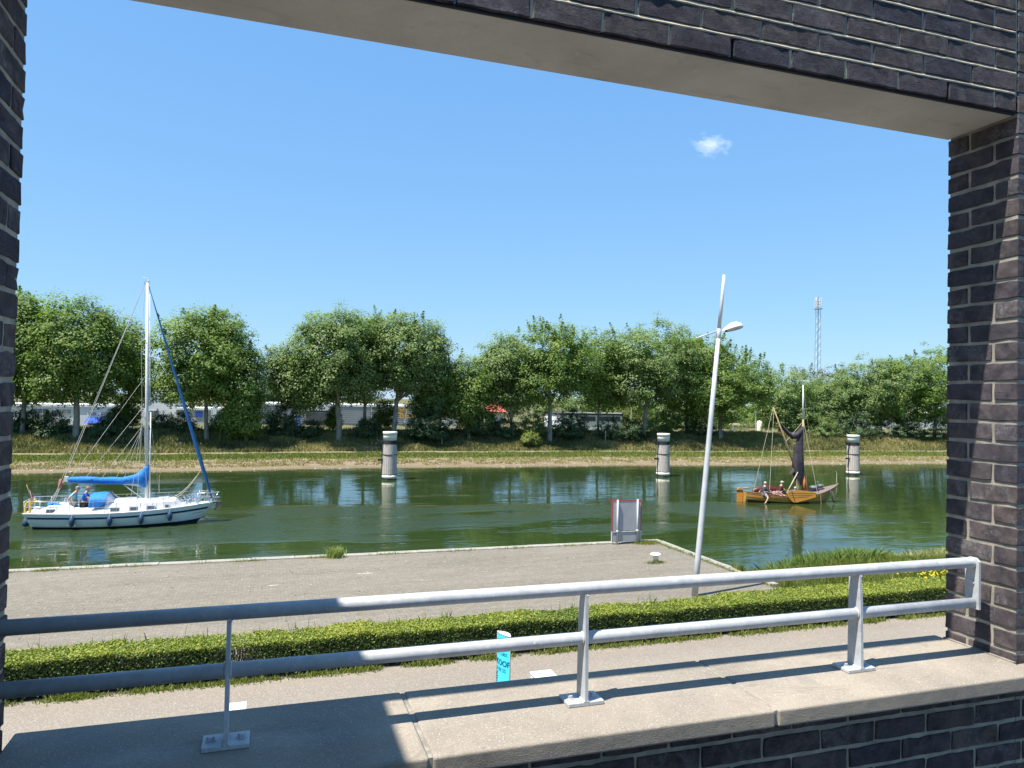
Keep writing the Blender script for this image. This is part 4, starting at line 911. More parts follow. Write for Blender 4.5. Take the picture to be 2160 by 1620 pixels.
# ================================================================== "KOOP" COLUMN AND WHITE BOXES ON THE PATH
def text_verts(body, size):
    cu = bpy.data.curves.new('t', 'FONT'); cu.body = body; cu.size = size; cu.extrude = .002; cu.resolution_u = 3
    ob = bpy.data.objects.new('t', cu); C.objects.link(ob); dg = bpy.context.evaluated_depsgraph_get(); me = bpy.data.meshes.new_from_object(ob.evaluated_get(dg))
    vs = [tuple(v.co) for v in me.vertices]; fs = [tuple(p.vertices) for p in me.polygons]
    bpy.data.objects.remove(ob); bpy.data.curves.remove(cu); bpy.data.meshes.remove(me); return vs, fs
KT = -4.45
Lp = Vector(AZ(1049.5, 1331, KT)); Rp = Vector(AZ(1077, 1343.5, KT)); ax = (Rp - Lp); KW = ax.length; ax.normalize(); nr = Vector((ax.y, -ax.x, 0))
if nr.y > 0: nr = -nr
koop = thing('advertising_column', ((Lp + Rp) / 2).to_tuple()[:2] + (GZ,), 'turquoise lens-shaped sign column reading KOOP and 8 00 55 beside the railing', 'sign')
TURQ = M_('turquoise_print', (0.055, 0.62, 0.80), (0.045, 0.57, 0.75), 2, .35); NAVYT = M_('navy_print', (0.005, 0.07, 0.22), None, 3, .4); TEAL = M_('teal_print', (0.01, 0.22, 0.32), None, 3, .4)
def lens(s, sign, k=0.23): return Lp + ax * (s * KW) + nr * (sign * k * KW * math.sin(PI * s) ** .9 if 0 < s < 1 else 0)
fr = MB(); rows = []
for q in range(15):
    s = q / 14; p = lens(s, 1, .10); rows.append([(p.x, p.y, GZ + .05), (p.x, p.y, KT)])
fr.grid(rows).build('front_panel', TURQ, koop, True)
bk = MB(); rows = []
for q in range(15):
    s = q / 14; p = lens(s, -1); rows.append([(p.x, p.y, GZ + .05), (p.x, p.y, KT)])
bk.grid(rows).build('back_panel', M_('blue_side', (0.03, 0.20, 0.45), None, 3, .4), koop, True)
tp = MB(); top_ = [lens(q / 14, 1, .10) for q in range(15)] + [lens(1 - q / 14, -1) for q in range(1, 14)]
tp.prism([(p.x, p.y) for p in top_], KT - .03, KT - .012, 'xy').build('top_cap', WHITE, koop)
MB().tube([Rp + Vector((0, 0, GZ + .02 - KT)), Rp + Vector((0, 0, .01))], .010, 8).tube([Lp + Vector((0, 0, GZ + .02 - KT)), Lp + Vector((0, 0, .01))], .008, 8).build('edge_profile', M_('grey_brown_profile', (0.20, 0.17, 0.15), None, 4, .5), koop, True)
rim = MB(); rim.tube([p + Vector((0, 0, .002)) for p in top_ + [top_[0]]], .006, 6).build('rim', WHITE, koop)
def koop_text(body, size, s0, ztop, mat, name, bold=0):
    vs, fs = text_verts(body, size); out = MB(); w0 = min(v[0] for v in vs); h1 = max(v[1] for v in vs)
    for b_ in ([0, bold] if bold else [0]):
        vv = []
        for v in vs:
            s = s0 + (v[0] - w0 + b_) / KW; p = lens(min(max(s, .001), .999), 1, .10) + nr * (.004 + v[2] + b_ * .1); vv.append((p.x, p.y, ztop + v[1] - h1))
        out.add(vv, fs)
    return out.build(name, mat, koop)
zk = lambda px, py: AY(px, py, (Lp.y + Rp.y) / 2)[2]
koop_text('KOOP', KW * .36, .035, zk(1062, 1391), NAVYT, 'word', bold=.006)
koop_text('8 00 55', KW * .235, .08, zk(1062, 1408), TEAL, 'number')
koop_text('UEST', KW * .16, .50, zk(1062, 1375), TEAL, 'small_word')
lg = MB()
for (s, dz, r_) in ((.14, 0, .012), (.10, -.04, .015), (.15, -.08, .013), (.11, -.13, .014), (.14, -.17, .010)):
    p = lens(s, 1, .10) + nr * .003; z_ = zk(1055, 1421) + dz; lg.ell((p.x, p.y, z_), (r_ * 1.3, .003, r_ * 1.4), 8, 5)
lg.build('emblem', NAVYT, koop)
p0 = lens(.1, 1, .10) + nr * .004; p1 = lens(.92, 1, .10) + nr * .004
ul = MB(); ul.grid([[(lens(q / 20, 1, .10) + nr * .003 + Vector((0, 0, zk(1062, 1381) - KT + dz))).to_tuple() for dz in (0, .006)] for q in range(3, 19)]); ul.build('underline', TEAL, koop)
WBOX = M_('white_plastic', (0.697, 0.689, 0.663), (0.612, 0.603, 0.578), 3, .4)
def wbox(px0, px1, pyt, lab, grooves):
    zt_ = GZ + .62; a = AZ(px0, pyt + (8 if grooves else 4), zt_); b = AZ(px1, pyt, zt_); y0 = a[1] - .42; y1 = b[1]
    r_ = thing('white_box', ((a[0] + b[0]) / 2, (y0 + y1) / 2, GZ), lab, 'box', 'white boxes standing on the path')
    MB().rbox((a[0], y0, GZ), (b[0], y1, zt_ - .05), .03, 2).build('body', WBOX, r_)
    lid = MB().rbox((a[0] - .01, y0 - .01, zt_ - .048), (b[0] + .01, y1 + .01, zt_), .02, 3).build('lid', WBOX, r_)
    g = MB()
    if grooves:
        for t in ((.33, .70) if grooves == 2 else (.5,)):
            xg = a[0] + (b[0] - a[0]) * t; g.box((xg - .004, y0, zt_ - .002), (xg + .004, y1 - .01, zt_ + .0025))
        g.build('seam', M_('grey_seam', (0.2, 0.2, 0.2), None, 4, .6), lid)
    else:
        g.box((a[0] + .09, y0 - .014, zt_ - .14), (a[0] + .13, y0 + .01, zt_ - .08)); g.build('latch', BLACK, r_)
wbox(478, 520, 1479, 'flat white box with two seams in its lid, beside the left railing post', 2)
wbox(1118, 1162, 1412, 'white box with rounded lid right of the turquoise column', 0)

# ================================================================== MOORING POSTS
def dolphin(px, pyw, label, wmul=1.0):
    b = AZ(px, pyw, WATER_Z); r0 = .60
    b = (b[0], b[1] + .55, WATER_Z)
    t = thing('mooring_post', b, label, 'mooring post', 'timber-clad mooring posts in the canal')
    x, y, z = b
    MB().lathe([(.56, z - 1), (.56, z + 3.2)], (x, y, 0), 20).build('core', SLOT, t)
    NS = 22; sv = None
    for q in range(NS):
        an = 2 * PI * q / NS; ca, sa = math.cos(an), math.sin(an)
        if sv is None or True:
            hw = PI * .63 / NS * .93; k_ = .61 + .012 * math.sin(q * 5.3)
            pts = []
            for zz in (z + .42, z + 2.83 + .02 * math.sin(q * 2.1)):
                for (rr, ss) in ((k_ - .06, -hw), (k_ - .06, hw), (k_ + .008, hw * .85), (k_ + .008, -hw * .85)):
                    sc_ = 1.0 - .03 * (zz - z); pts.append((x + ca * rr * sc_ - sa * ss, y + sa * rr * sc_ + ca * ss, zz))
            MB().add(pts, [(0, 3, 2, 1), (4, 5, 6, 7), (0, 1, 5, 4), (1, 2, 6, 5), (2, 3, 7, 6), (3, 0, 4, 7)]).build('plank', GREYWOOD, t)
    MB().lathe([(.60, z - .1), (.60, z + .12)], (x, y, 0), 28).build('foot_band', BLACK, t, True)
    MB().lathe([(.625, z + .125), (.625, z + .40)], (x, y, 0), 28).build('white_ring', CREAM, t, True)
    MB().lathe([(.632, z + .405), (.632, z + .46)], (x, y, 0), 28).build('iron_band', BLACK, t, True); MB().lathe([(.618, z + 2.03), (.618, z + 2.08)], (x, y, 0), 28).build('iron_band', BLACK, t, True)
    MB().lathe([(.57, z + 2.84), (.57, z + 2.86), (.50, z + 2.87)], (x, y, 0), 28).build('collar', M_('pale_collar', (0.55, .52, .46), None, 4, .7), t, True)
    MB().lathe([(.50, z + 2.86), (.50, z + 3.20)], (x, y, 0), 28).build('neck', M_('dark_grey_neck', (0.13, 0.125, 0.13), None, 4, .6), t, True)
    MB().lathe([(.54, z + 3.14), (.555, z + 3.62), (.555, z + 3.66)], (x, y, 0), 28).lathe([(.585, z + 3.661), (.59, z + 3.88), (.57, z + 3.91), (.1, z + 3.93)], (x, y, 0), 28).build('cap', CREAM, t, True)
    MB().tube([(x - .64, y - .1, z + .1), (x - .64, y - .1, z + 3.1)], .035, 8).box((x - 1.0, y - .2, z + 2.96), (x - .50, y - .04, z + 3.18)).box((x - .98, y - .2, z + 1.55), (x - .55, y - .04, z + 1.70)).box((x - 1.04, y - .25, z + 3.18), (x - .98, y + .02, z + 3.28)).build('guide_bracket', BLACK, t)
    return t
dolphin(823, 1013, 'nearest mooring post on the left, standing before the forked tree')
dolphin(1405, 1006, 'middle mooring post, left of the leaning street lamp')
dolphin(1808, 1003, 'right-hand mooring post behind the bow of the wooden boat')
a = AZ(1765, 1018, WATER_Z)
stk = thing('mooring_stake', a, 'thin pale stake rising from the water beside the wooden boat bow', 'stake')
MB().tube([(a[0], a[1], WATER_Z - .5), (a[0] - .02, a[1], WATER_Z + .9), (a[0] - .12, a[1], WATER_Z + 1.0)], [.035, .03, .03], 8).build('rod', ROPE, stk)

# bicycle on the far path, half behind the first post
bz = fz(11.4, 79.3)
bike = thing('bicycle', (10.7, 79.3, bz), 'dark bicycle on the far path, half hidden behind the left mooring post', 'bicycle')
for xw in (10.15, 11.25):
    wv = MB(); wv.tube([(xw + .33 * math.cos(2 * PI * q / 20), 79.3, bz + .35 + .33 * math.sin(2 * PI * q / 20)) for q in range(21)], .03, 6, False)
    for q in range(8): wv.tube([(xw, 79.3, bz + .35), (xw + .32 * math.cos(2 * PI * q / 8), 79.3, bz + .35 + .32 * math.sin(2 * PI * q / 8))], .006, 4)
    wv.build('wheel', BLACK, bike)
MB().tube([(10.15, 79.3, bz + .35), (10.65, 79.3, bz + .33), (10.5, 79.3, bz + .95), (10.15, 79.3, bz + .35)], .018, 6).tube([(10.65, 79.3, bz + .33), (11.05, 79.3, bz + .85), (10.55, 79.3, bz + .8)], .018, 6).tube([(11.25, 79.3, bz + .35), (11.05, 79.3, bz + .85), (11.02, 79.3, bz + 1.02)], .016, 6).build('frame', BLACK, bike)
MB().ell((10.48, 79.3, bz + .99), (.14, .08, .04), 8, 5).build('saddle', BLACK, bike)
MB().tube([(10.9, 79.05, bz + 1.05), (11.02, 79.3, bz + 1.03), (10.9, 79.55, bz + 1.05)], .014, 6).build('handlebar', STEEL, bike)

# ================================================================== PEOPLE
def person(name, loc, joints, shirt, trousers, label, hair=None, hat=None, scale=1.0, rz=0, sleeve='short', face=(1, 0)):
    """one skinned body; joints in metres relative to loc, before the turn rz"""
    root = thing(name, loc, label, 'person', None, rz)
    J = {k: Vector(v) * scale for k, v in joints.items()}
    def skin(nm, chain, rad, mat, parent, rootv, sub=1):
        names = sorted({n_ for e in chain for n_ in e}); idx = {n_: i for i, n_ in enumerate(names)}
        bm = bmesh.new(); lay = bm.verts.layers.skin.verify(); vs = [bm.verts.new(J[n_]) for n_ in names]
        for a, b in chain: bm.edges.new((vs[idx[a]], vs[idx[b]]))
        for n_, v in zip(names, vs):
            r_ = rad[n_] * scale; v[lay].radius = (r_, r_) if not isinstance(rad[n_], tuple) else r_
            if n_ == rootv: v[lay].use_root = True
        me = bpy.data.meshes.new(nm); bm.to_mesh(me); bm.free(); me.materials.append(mat)
        o = link(me, nm, parent, False); s_ = o.modifiers.new('skin', 'SKIN'); s_.use_smooth_shade = True
        u = o.modifiers.new('sub', 'SUBSURF'); u.levels = sub; u.render_levels = sub; return o
    body = [('pelvis', 'waist'), ('waist', 'chest'), ('chest', 'neck'), ('neck', 'chin')]
    rad = dict(pelvis=.145, waist=.125, chest=.15, neck=.060, chin=.062)
    for s in ('l', 'r'):
        body += [('chest', s + 'sh'), (s + 'sh', s + 'el'), (s + 'el', s + 'wr'), (s + 'wr', s + 'palm'), ('pelvis', s + 'hip'), (s + 'hip', s + 'kn'), (s + 'kn', s + 'an'), (s + 'an', s + 'toe')]
        rad.update({s + 'sh': .065, s + 'el': .045, s + 'wr': .030, s + 'palm': .036, s + 'hip': .095, s + 'kn': .062, s + 'an': .042, s + 'toe': .038})
        J[s + 'palm'] = J[s + 'wr'] + (J[s + 'wr'] - J[s + 'el']).normalized() * .07 * scale
        d_ = (J[s + 'wr'] - J[s + 'el']).normalized(); sd = d_.cross(Vector((0, 0, 1))).normalized() if abs(d_.z) < .95 else Vector((1, 0, 0)); dn = Vector((0, 0, -1)) if abs(d_.z) < .95 else Vector((0, 1, 0))
        fg = MB()
        for q, (o_, l_) in enumerate(((-.028, .065), (-.009, .078), (.010, .074), (.028, .055))):
            b0 = J[s + 'palm'] + sd * o_ * scale; fg.tube([b0, b0 + (d_ * .6 + dn * .1).normalized() * l_ * .55 * scale, b0 + (d_ * .7 + dn * .45).normalized() * l_ * scale], [.010 * scale, .009 * scale, .007 * scale], 5)
        b0 = J[s + 'wr'] + d_ * .02 * scale; fg.tube([b0, b0 + (d_ * .5 + sd * .8).normalized() * .045 * scale, b0 + (d_ * .9 + sd * .5).normalized() * .08 * scale], [.012 * scale, .011 * scale, .008 * scale], 5)
        J[s + 'fg'] = fg
    bo = skin('body', body, rad, SKIN, root, 'pelvis')
    for s in ('l', 'r'):
        o = J[s + 'fg'].build('fingers', SKIN, None, True); o.parent = bo
    ch = J['chin']; fx = Vector((face[0], face[1], 0)).normalized()
    hc = ch + Vector((0, 0, .085 * scale)) + fx * .02 * scale; rot = Vector((1, 0, 0)).rotation_difference(fx).to_matrix()
    hm = MB().ell(hc, (.098 * scale, .078 * scale, .122 * scale), 14, 10, rot)
    hm.ell(hc + fx * .098 * scale - Vector((0, 0, .01 * scale)), (.020 * scale, .014 * scale, .024 * scale), 6, 4)
    sd = Vector((-fx.y, fx.x, 0))
    for s_ in (-1, 1): hm.ell(hc + sd * .080 * scale * s_, (.018 * scale, .010 * scale, .030 * scale), 6, 4)
    hm.ell(hc + fx * .088 * scale - Vector((0, 0, .055 * scale)), (.012 * scale, .026 * scale, .007 * scale), 6, 4, rot)
    h_ = hm.build('head', SKIN, None, True); h_.parent = bo
    ey = MB()
    for s_ in (-1, 1): ey.ell(hc + fx * .090 * scale + sd * .030 * scale * s_ + Vector((0, 0, .015 * scale)), (.008 * scale, .009 * scale, .007 * scale), 6, 4)
    e_ = ey.build('eyes', BLACK, None); e_.parent = bo
    if hair is not None:
        hh = MB().ell(hc - fx * .022 * scale + Vector((0, 0, .035 * scale)), (.100 * scale, .088 * scale, .105 * scale), 14, 8, rot).build('hair', M_('hair', hair, None, 20, .7), None, True); hh.parent = root
    if hat is not None:
        hb = MB().ell(hc + Vector((0, 0, .055 * scale)), (.105 * scale, .092 * scale, .080 * scale), 14, 8, rot).ell(hc + fx * .09 * scale + Vector((0, 0, .055 * scale)), (.08 * scale, .07 * scale, .010 * scale), 10, 4, rot).build('cap', M_('cap_cloth', hat, None, 20, .8), None, True); hb.parent = root
    # clothing as slightly larger skins on the same skeleton
    cr_ = dict(pelvis=.158, waist=.140, chest=.170, neck=.075)
    ch_ = [('pelvis', 'waist'), ('waist', 'chest'), ('chest', 'collar')]
    J['collar'] = J['chest'] * .45 + J['neck'] * .55; cr_['collar'] = .085
    for s in ('l', 'r'):
        J[s + 'slv'] = J[s + 'sh'] * (.35 if sleeve == 'short' else .05) + J[s + 'el'] * (.65 if sleeve == 'short' else .95)
        ch_ += [('chest', s + 'sh'), (s + 'sh', s + 'slv')]; cr_.update({s + 'sh': .082, s + 'slv': .066})
        if sleeve == 'long': ch_ += [(s + 'slv', s + 'cuff')]; J[s + 'cuff'] = J[s + 'wr'] * .92 + J[s + 'el'] * .08; cr_[s + 'cuff'] = .042
    skin('shirt', ch_, cr_, shirt, root, 'chest')
    ch_ = []; cr_ = dict(pelvis=.165)
    for s in ('l', 'r'):
        J[s + 'leg'] = J[s + 'hip'] * .15 + J[s + 'kn'] * .85
        ch_ += [('pelvis', s + 'hip'), (s + 'hip', s + 'leg')]; cr_.update({s + 'hip': .112, s + 'leg': .085})
    skin('trousers', ch_, cr_, trousers, root, 'pelvis')
    sh = MB()
    for s in ('l', 'r'): sh.ell((J[s + 'an'] + J[s + 'toe']) / 2 - Vector((0, 0, .03 * scale)), (.12 * scale, .055 * scale, .045 * scale), 8, 5)
    so_ = sh.build('shoes', BLACK, None, True); so_.parent = root
    return root
CL = lambda n_, c: M_(n_, c, tuple(q * .8 for q in c), 6, .85, bd=.01, bscale=12)
stand = dict(pelvis=(0, 0, .95), waist=(0, 0, 1.10), chest=(.03, 0, 1.34), neck=(.06, 0, 1.50), chin=(.09, 0, 1.56),
             lsh=(.03, .19, 1.40), rsh=(.03, -.19, 1.40), lhip=(0, .10, .90), rhip=(0, -.10, .90), lkn=(.03, .11, .50), rkn=(.03, -.11, .50), lan=(-.02, .11, .09), ran=(-.02, -.11, .09), ltoe=(.13, .12, .05), rtoe=(.13, -.12, .05))

# ================================================================== THE WHITE YACHT
YC = 41.6; S = YC / 43.2
def Q(x, y, dy=0.0): return AY(x, y, YC + dy)
yacht = thing('sailing_yacht', (Q(250, 1100)[0], YC, WATER_Z), 'white sailing yacht with blue sail cover and sprayhood motoring left to right', 'yacht')
xs_, xb_ = Q(59, 1085)[0], Q(456, 1058)[0]; LX = xb_ - xs_
NSt = 25
def beam(t): return 1.42 * (0.62 + .38 * math.sin(min(1, t / .45) * PI / 2)) * (1 - max(0, (t - .42) / .58) ** 2.3)
def sheer(t): return -5.98 + .03 * (1 - t) ** 2 + .30 * max(0, (t - .30) / .70) ** 1.9
def hullpt(t, s, side):
    """s: 0 deck edge .. 1 underwater"""
    zb = -7.25; z = sheer(t) + (zb - sheer(t)) * s
    dpt = (sheer(t) - z)
    xw = xs_ + LX * t - max(0, (t - .80) / .20) ** 1.5 * .85 * (dpt / .95) + max(0, (.12 - t) / .12) * .38 * (dpt / .75)
    b = beam(t); fl = (1 - .10 * s - .90 * s ** 3.2); fl *= (1 - .45 * s * max(0, (t - .6) / .4)) * (1 - .30 * s * max(0, (.3 - t) / .3))
    return (xw, YC + side * max(b * fl, .012), z)
def strip(s0, s1, n_=6, off=0.0, sides=(-1, 1), t0=0.0, t1=1.0):
    mb = MB()
    for sd in sides:
        rows = []
        for i in range(NSt * 2):
            t = t0 + (t1 - t0) * i / (NSt * 2 - 1); row = []
            for j in range(n_ + 1):
                p = hullpt(t, s0 + (s1 - s0) * j / n_, sd); row.append((p[0], p[1] + sd * off, p[2]))
            rows.append(row)
        mb.grid(rows)
    return mb
hull = strip(0, .62, 9)
hull.grid([[hullpt(0, j / 9 * .62, sd) for j in range(10)] for sd in (-1, 1)])   # transom
hull.build('hull', HULLW, yacht, True)
strip(.12, .19, 2, .006, t0=.01, t1=.975).build('stripe', NAVY, yacht, True)
strip(.50, .62, 3, .008).build('boot_stripe', NAVY, yacht, True)
strip(.60, 1.0, 6, .0).build('keel_body', M_('green_antifouling', (0.05, 0.10, 0.03), None, 4, .6), yacht, True)
dk = MB(); dk.grid([[(hullpt(i / 40, 0, sd)[0], hullpt(i / 40, 0, sd)[1] * 1.0, sheer(i / 40) - .01 + (.03 if sd == 0 else 0)) if sd else (xs_ + LX * i / 40, YC, sheer(i / 40) + .035) for sd in (-1, 0, 1)] for i in range(41)])
dk.build('deck', WHITE, yacht, True)
tr_ = MB()
for sd in (-1, 1): tr_.tube([(hullpt(i / 30, 0, sd)[0], hullpt(i / 30, 0, sd)[1], sheer(i / 30) + .03) for i in range(31)], .03, 6)
tr_.build('toe_rail', WHITE, yacht, True)
# coachroof (cabin trunk) with windows; side plane leans in
def trunk(x0, x1, pts, name, w0=.98, w1=.72):
    """pts: list of (x, ztop) profile"""
    mb = MB(); rows = []
    for (x, zt_) in pts:
        t = (x - xs_) / LX; zd = sheer(t); b = min(w0, beam(t) - .30); b = max(b, .15); bt = b * .86
        rows.append([(x, YC - b, zd), (x, YC - bt - .02, zt_ - .06), (x, YC - bt * .8, zt_), (x, YC, zt_ + .05), (x, YC + bt * .8, zt_), (x, YC + bt + .02, zt_ - .06), (x, YC + b, zd)])
    mb.grid(rows); mb.add(rows[0], [tuple(range(7))]); mb.add(rows[-1], [tuple(range(7))])
    return mb
XW = lambda px: Q(px, 1060, -.8)[0]
ztk = -5.47
pts = [(XW(222), ztk + .02), (XW(250), ztk + .04), (XW(300), ztk), (XW(345), ztk + .02), (XW(368), ztk + .02), (XW(374), ztk - .12), (XW(380), ztk - .26), (XW(430), sheer(.93) + .02)]
trunk(0, 0, pts, 'cabin').build('cabin', WHITE, yacht)
pts = [(XW(72), sheer(.05) + .02), (XW(92), -5.75), (XW(100), -5.60), (XW(140), -5.60), (XW(152), -5.74)]
trunk(0, 0, pts, 'aft_cabin', 1.0).build('aft_cabin', WHITE, yacht)
trunk(0, 0, [(XW(152), -5.78), (XW(222), -5.70)], 'coaming', 1.05).build('cockpit_coaming', WHITE, yacht)
def cabwin(px0, px1, py0, py1, lab=None):
    yy = -.86
    a, b = Q(px0, py0, yy), Q(px1, py1, yy); t = ((a[0] + b[0]) / 2 - xs_) / LX; zd = sheer(t); bb = max(min(.98, beam(t) - .30), .15)
    def yat(z): k_ = (z - zd) / (ztk - .06 - zd); return YC - (bb + (bb * .86 + .02 - bb) * k_)
    fr_ = MB(); g_ = MB(); e = .03
    for (mbx, o_, e_) in ((fr_, .006, e), (g_, .012, 0)):
        mbx.add([(a[0] - e_, yat(b[2] - e_) - o_, b[2] - e_), (b[0] + e_, yat(b[2] - e_) - o_, b[2] - e_), (b[0] + e_, yat(a[2] + e_) - o_, a[2] + e_), (a[0] - e_, yat(a[2] + e_) - o_, a[2] + e_),
                 (a[0] - e_, yat(b[2] - e_) + .03, b[2] - e_), (b[0] + e_, yat(b[2] - e_) + .03, b[2] - e_), (b[0] + e_, yat(a[2] + e_) + .03, a[2] + e_), (a[0] - e_, yat(a[2] + e_) + .03, a[2] + e_)],
                [(0, 1, 2, 3), (4, 7, 6, 5), (0, 4, 5, 1), (1, 5, 6, 2), (2, 6, 7, 3), (3, 7, 4, 0)])
    o = fr_.build('window', STEEL, yacht); g_.build('pane', WINDOW, o)
for w_ in ((234, 252, 1071.5, 1077.5), (275, 291, 1069.5, 1075.5), (310, 326, 1067.5, 1073), (343, 355, 1065.5, 1070.5), (97, 116, 1076, 1081.5)): cabwin(*w_)
# fenders
for px, py, nm in ((150, 1091, 1), (231, 1089, 1), (297, 1086, 2), (356, 1081, 2)):
    a = Q(px, py, -1.50); t = (a[0] - xs_) / LX; yy = hullpt(t, .25, -1)[1] - .13
    fm = MB().lathe([(.02, a[2] - .50), (.07, a[2] - .45), (.115, a[2] - .36), (.125, a[2] - .20), (.10, a[2] - .08), (.045, a[2] - .02), (.03, a[2] + .02)], (a[0], yy, 0), 14)
    o = fm.build('fender', FENDER, yacht, True); MB().tube([(a[0], yy, a[2] + .02), (a[0], hullpt(t, 0, -1)[1], sheer(t) + .05)], .010, 5).build('rope', ROPE, o)
a = Q(54, 1105, -.3); MB().lathe([(.03, a[2] + .34), (.10, a[2] + .26), (.17, a[2] + .10), (.18, a[2] - .02), (.10, a[2] - .12), (.02, a[2] - .15)], (a[0] + .02, a[1], 0), 14).build('stern_fender', FENDER, yacht, True)
# mast, boom, sail cover, kicker
mx = Q(310, 1050)[0]; mtop = Q(311, 597); mfoot = Q(309, 1052)
mast = MB().tube([(mfoot[0], YC, mfoot[2]), ((mfoot[0] * .5 + mtop[0] * .5), YC, (mfoot[2] + mtop[2]) / 2), (mtop[0], YC, mtop[2])], [.085, .08, .065], 14).build('mast', ALU, yacht, True)
MB().tube([(Q(301, 716)[0], YC - .35, Q(301, 716)[2]), (mtop[0], YC, Q(311, 716)[2]), (Q(301, 716)[0], YC + .35, Q(301, 716)[2])], .02, 6).tube([(Q(303, 872)[0], YC - .5, Q(303, 872)[2]), (mtop[0], YC, Q(311, 872)[2]), (Q(303, 872)[0], YC + .5, Q(303, 872)[2])], .02, 6).build('spreaders', ALU, mast)
MB().box((mtop[0] - .16, YC - .03, mtop[2] - .02), (mtop[0] + .12, YC + .03, mtop[2] + .06)).tube([(mtop[0] - .06, YC, mtop[2] + .06), (mtop[0] - .06, YC, mtop[2] + .3)], .008, 5).tube([(mtop[0] - .26, YC, mtop[2] + .28), (mtop[0] + .02, YC, mtop[2] + .26)], .010, 5).ell((mtop[0] + .05, YC, mtop[2] + .12), (.04, .04, .05), 8, 5).build('masthead_fittings', STEEL, mast)
b0, b1 = Q(314, 1017), Q(136, 1013)
MB().tube([(b1[0], YC, b1[2]), (b0[0], YC, b0[2] + .02)], .055, 10).build('boom', ALU, yacht, True)
cv = MB(); rows = []
prof = [(144, 1008, 1018, .13), (150, 1006, 1018.5, .14), (170, 1005.5, 1019.5, .15), (190, 1005, 1020, .15), (212, 1007, 1020.5, .15), (235, 1005.5, 1021.5, .16), (255, 1007, 1022, .15), (272, 1004, 1021, .16), (285, 1001, 1020.5, .17), (293, 996, 1022, .18), (300, 990, 1027, .19), (305, 982, 1030, .18), (310, 979, 1030, .16), (314.5, 980, 1010, .12)]
for i_, (px, yt, yb, hw) in enumerate(prof):
    a, b = Q(px, yt), Q(px, yb); zc = (a[2] + b[2]) / 2; hz = (a[2] - b[2]) / 2; row = []
    for q in range(16):
        an = 2 * PI * q / 16; w_ = 1 + .10 * math.sin(3 * an + i_ * 1.7) + .06 * math.sin(5 * an - i_ * 2.3)
        row.append((a[0] + .03 * math.sin(an * 2 + i_), YC + hw * math.cos(an) * w_, zc + hz * math.sin(an) * (1 + .05 * math.sin(i_ * 2.9 + an))))
    rows.append(row)
cv.grid(rows, True).add(rows[0], [tuple(range(16))]).add(rows[-1], [tuple(range(16))]).build('sail_cover', BLUECLOTH, yacht, True)
sw = MB(); a, b, c_ = Q(258, 1021), Q(302, 1030), Q(296, 1018)
sw.prism([(Q(250, 1021)[0], Q(250, 1021)[2]), (Q(297, 1026)[0], Q(297, 1026)[2]), (Q(303, 1031)[0], Q(303, 1031)[2]), (Q(302, 1018)[0], Q(302, 1018)[2])], YC - .04, YC + .04).box((Q(136, 1010)[0], YC - .07, Q(136, 1016)[2]), (Q(145, 1010)[0], YC + .07, Q(136, 1005)[2]))
sw.build('folded_sail', M_('offwhite_sailcloth', (0.70, 0.67, 0.62), None, 5, .8), yacht)
MB().tube([Q(262, 1023), Q(306, 1055)], .03, 8).build('boom_strut', ALU, yacht, True)
pole = MB().tube([Q(316, 620, -.05), Q(317, 1050, -.05)], .012, 5); pole.tube([Q(318, 870, -.1), Q(315, 1058, -.1)], .028, 8).build('spinnaker_pole', ALU, yacht, True)
# rolled headsail: blue, thickening downward
fs0, fs1 = Q(313, 600), Q(446, 1048)
hp = [Vector(fs0).lerp(Vector(fs1), t) for t in (0, .12, .3, .45, .6, .75, .88, .93, .97, 1.0)]
MB().tube(hp, [.018, .030, .052, .068, .085, .10, .095, .08, .05, .03], 10).build('furled_headsail', ROLLEDBLUE, yacht, True)
st = Q(447, 1050); MB().tube([Q(443, 1037), (st[0], YC, st[2]), Q(449, 1058)], .03, 8).lathe([(.07, st[2] - .02), (.09, st[2]), (.09, st[2] + .06), (.03, st[2] + .08)], (Q(447, 1050)[0], YC, 0), 12).build('furling_drum', BLACK, yacht)
# rigging
rg = MB()
def rgl(a, b, r=.009): rg.tube([a, b], r, 4)
topm = (mtop[0] - .1, YC, mtop[2])
rgl(topm, Q(108, 1062, -.5)); rgl(topm, Q(114, 1060, .5))                     # twin backstays
sp1 = (Q(303, 872)[0], YC - .5, Q(303, 872)[2]); sp2 = (Q(301, 716)[0], YC - .35, Q(301, 716)[2])
chain = (Q(297, 1083)[0], hullpt((Q(297, 1083)[0] - xs_) / LX, 0, -1)[1], -6.0)
rgl(topm, sp2); rgl(sp2, sp1); rgl(sp1, chain); rgl((mtop[0], YC, sp1[2] + .1), (chain[0] - .35, chain[1], chain[2])); rgl((mtop[0], YC, sp1[2] + .1), (chain[0] + .5, chain[1], chain[2]))
rgl((sp1[0], YC + .5, sp1[2]), (chain[0], 2 * YC - chain[1], chain[2])); rgl((mtop[0], YC, sp1[2] + .1), (chain[0] - .4, 2 * YC - chain[1], chain[2]))
rgl((mtop[0] - .05, YC, Q(311, 800)[2]), Q(150, 1008)); rgl((mtop[0] - .05, YC, Q(311, 860)[2]), Q(180, 1008)); rgl((mtop[0] - .05, YC, Q(311, 900)[2]), Q(215, 1008)); rgl((mtop[0] - .05, YC, Q(311, 905)[2]), Q(245, 1008)); rgl((mtop[0] - .05, YC, Q(311, 905)[2]), Q(262, 1008))
rgl(topm, Q(136, 1008), .012)
for px, pyy in ((132, 1058), (125, 1060)): rgl(Q(136, 1013), Q(px - 22, pyy, 0), .012)
rgl(Q(336, 1002), Q(336, 1040), .008); rgl(Q(316, 870), Q(336, 1040), .008)
rg.build('rigging', GREYROPE, yacht)
ropes = MB()
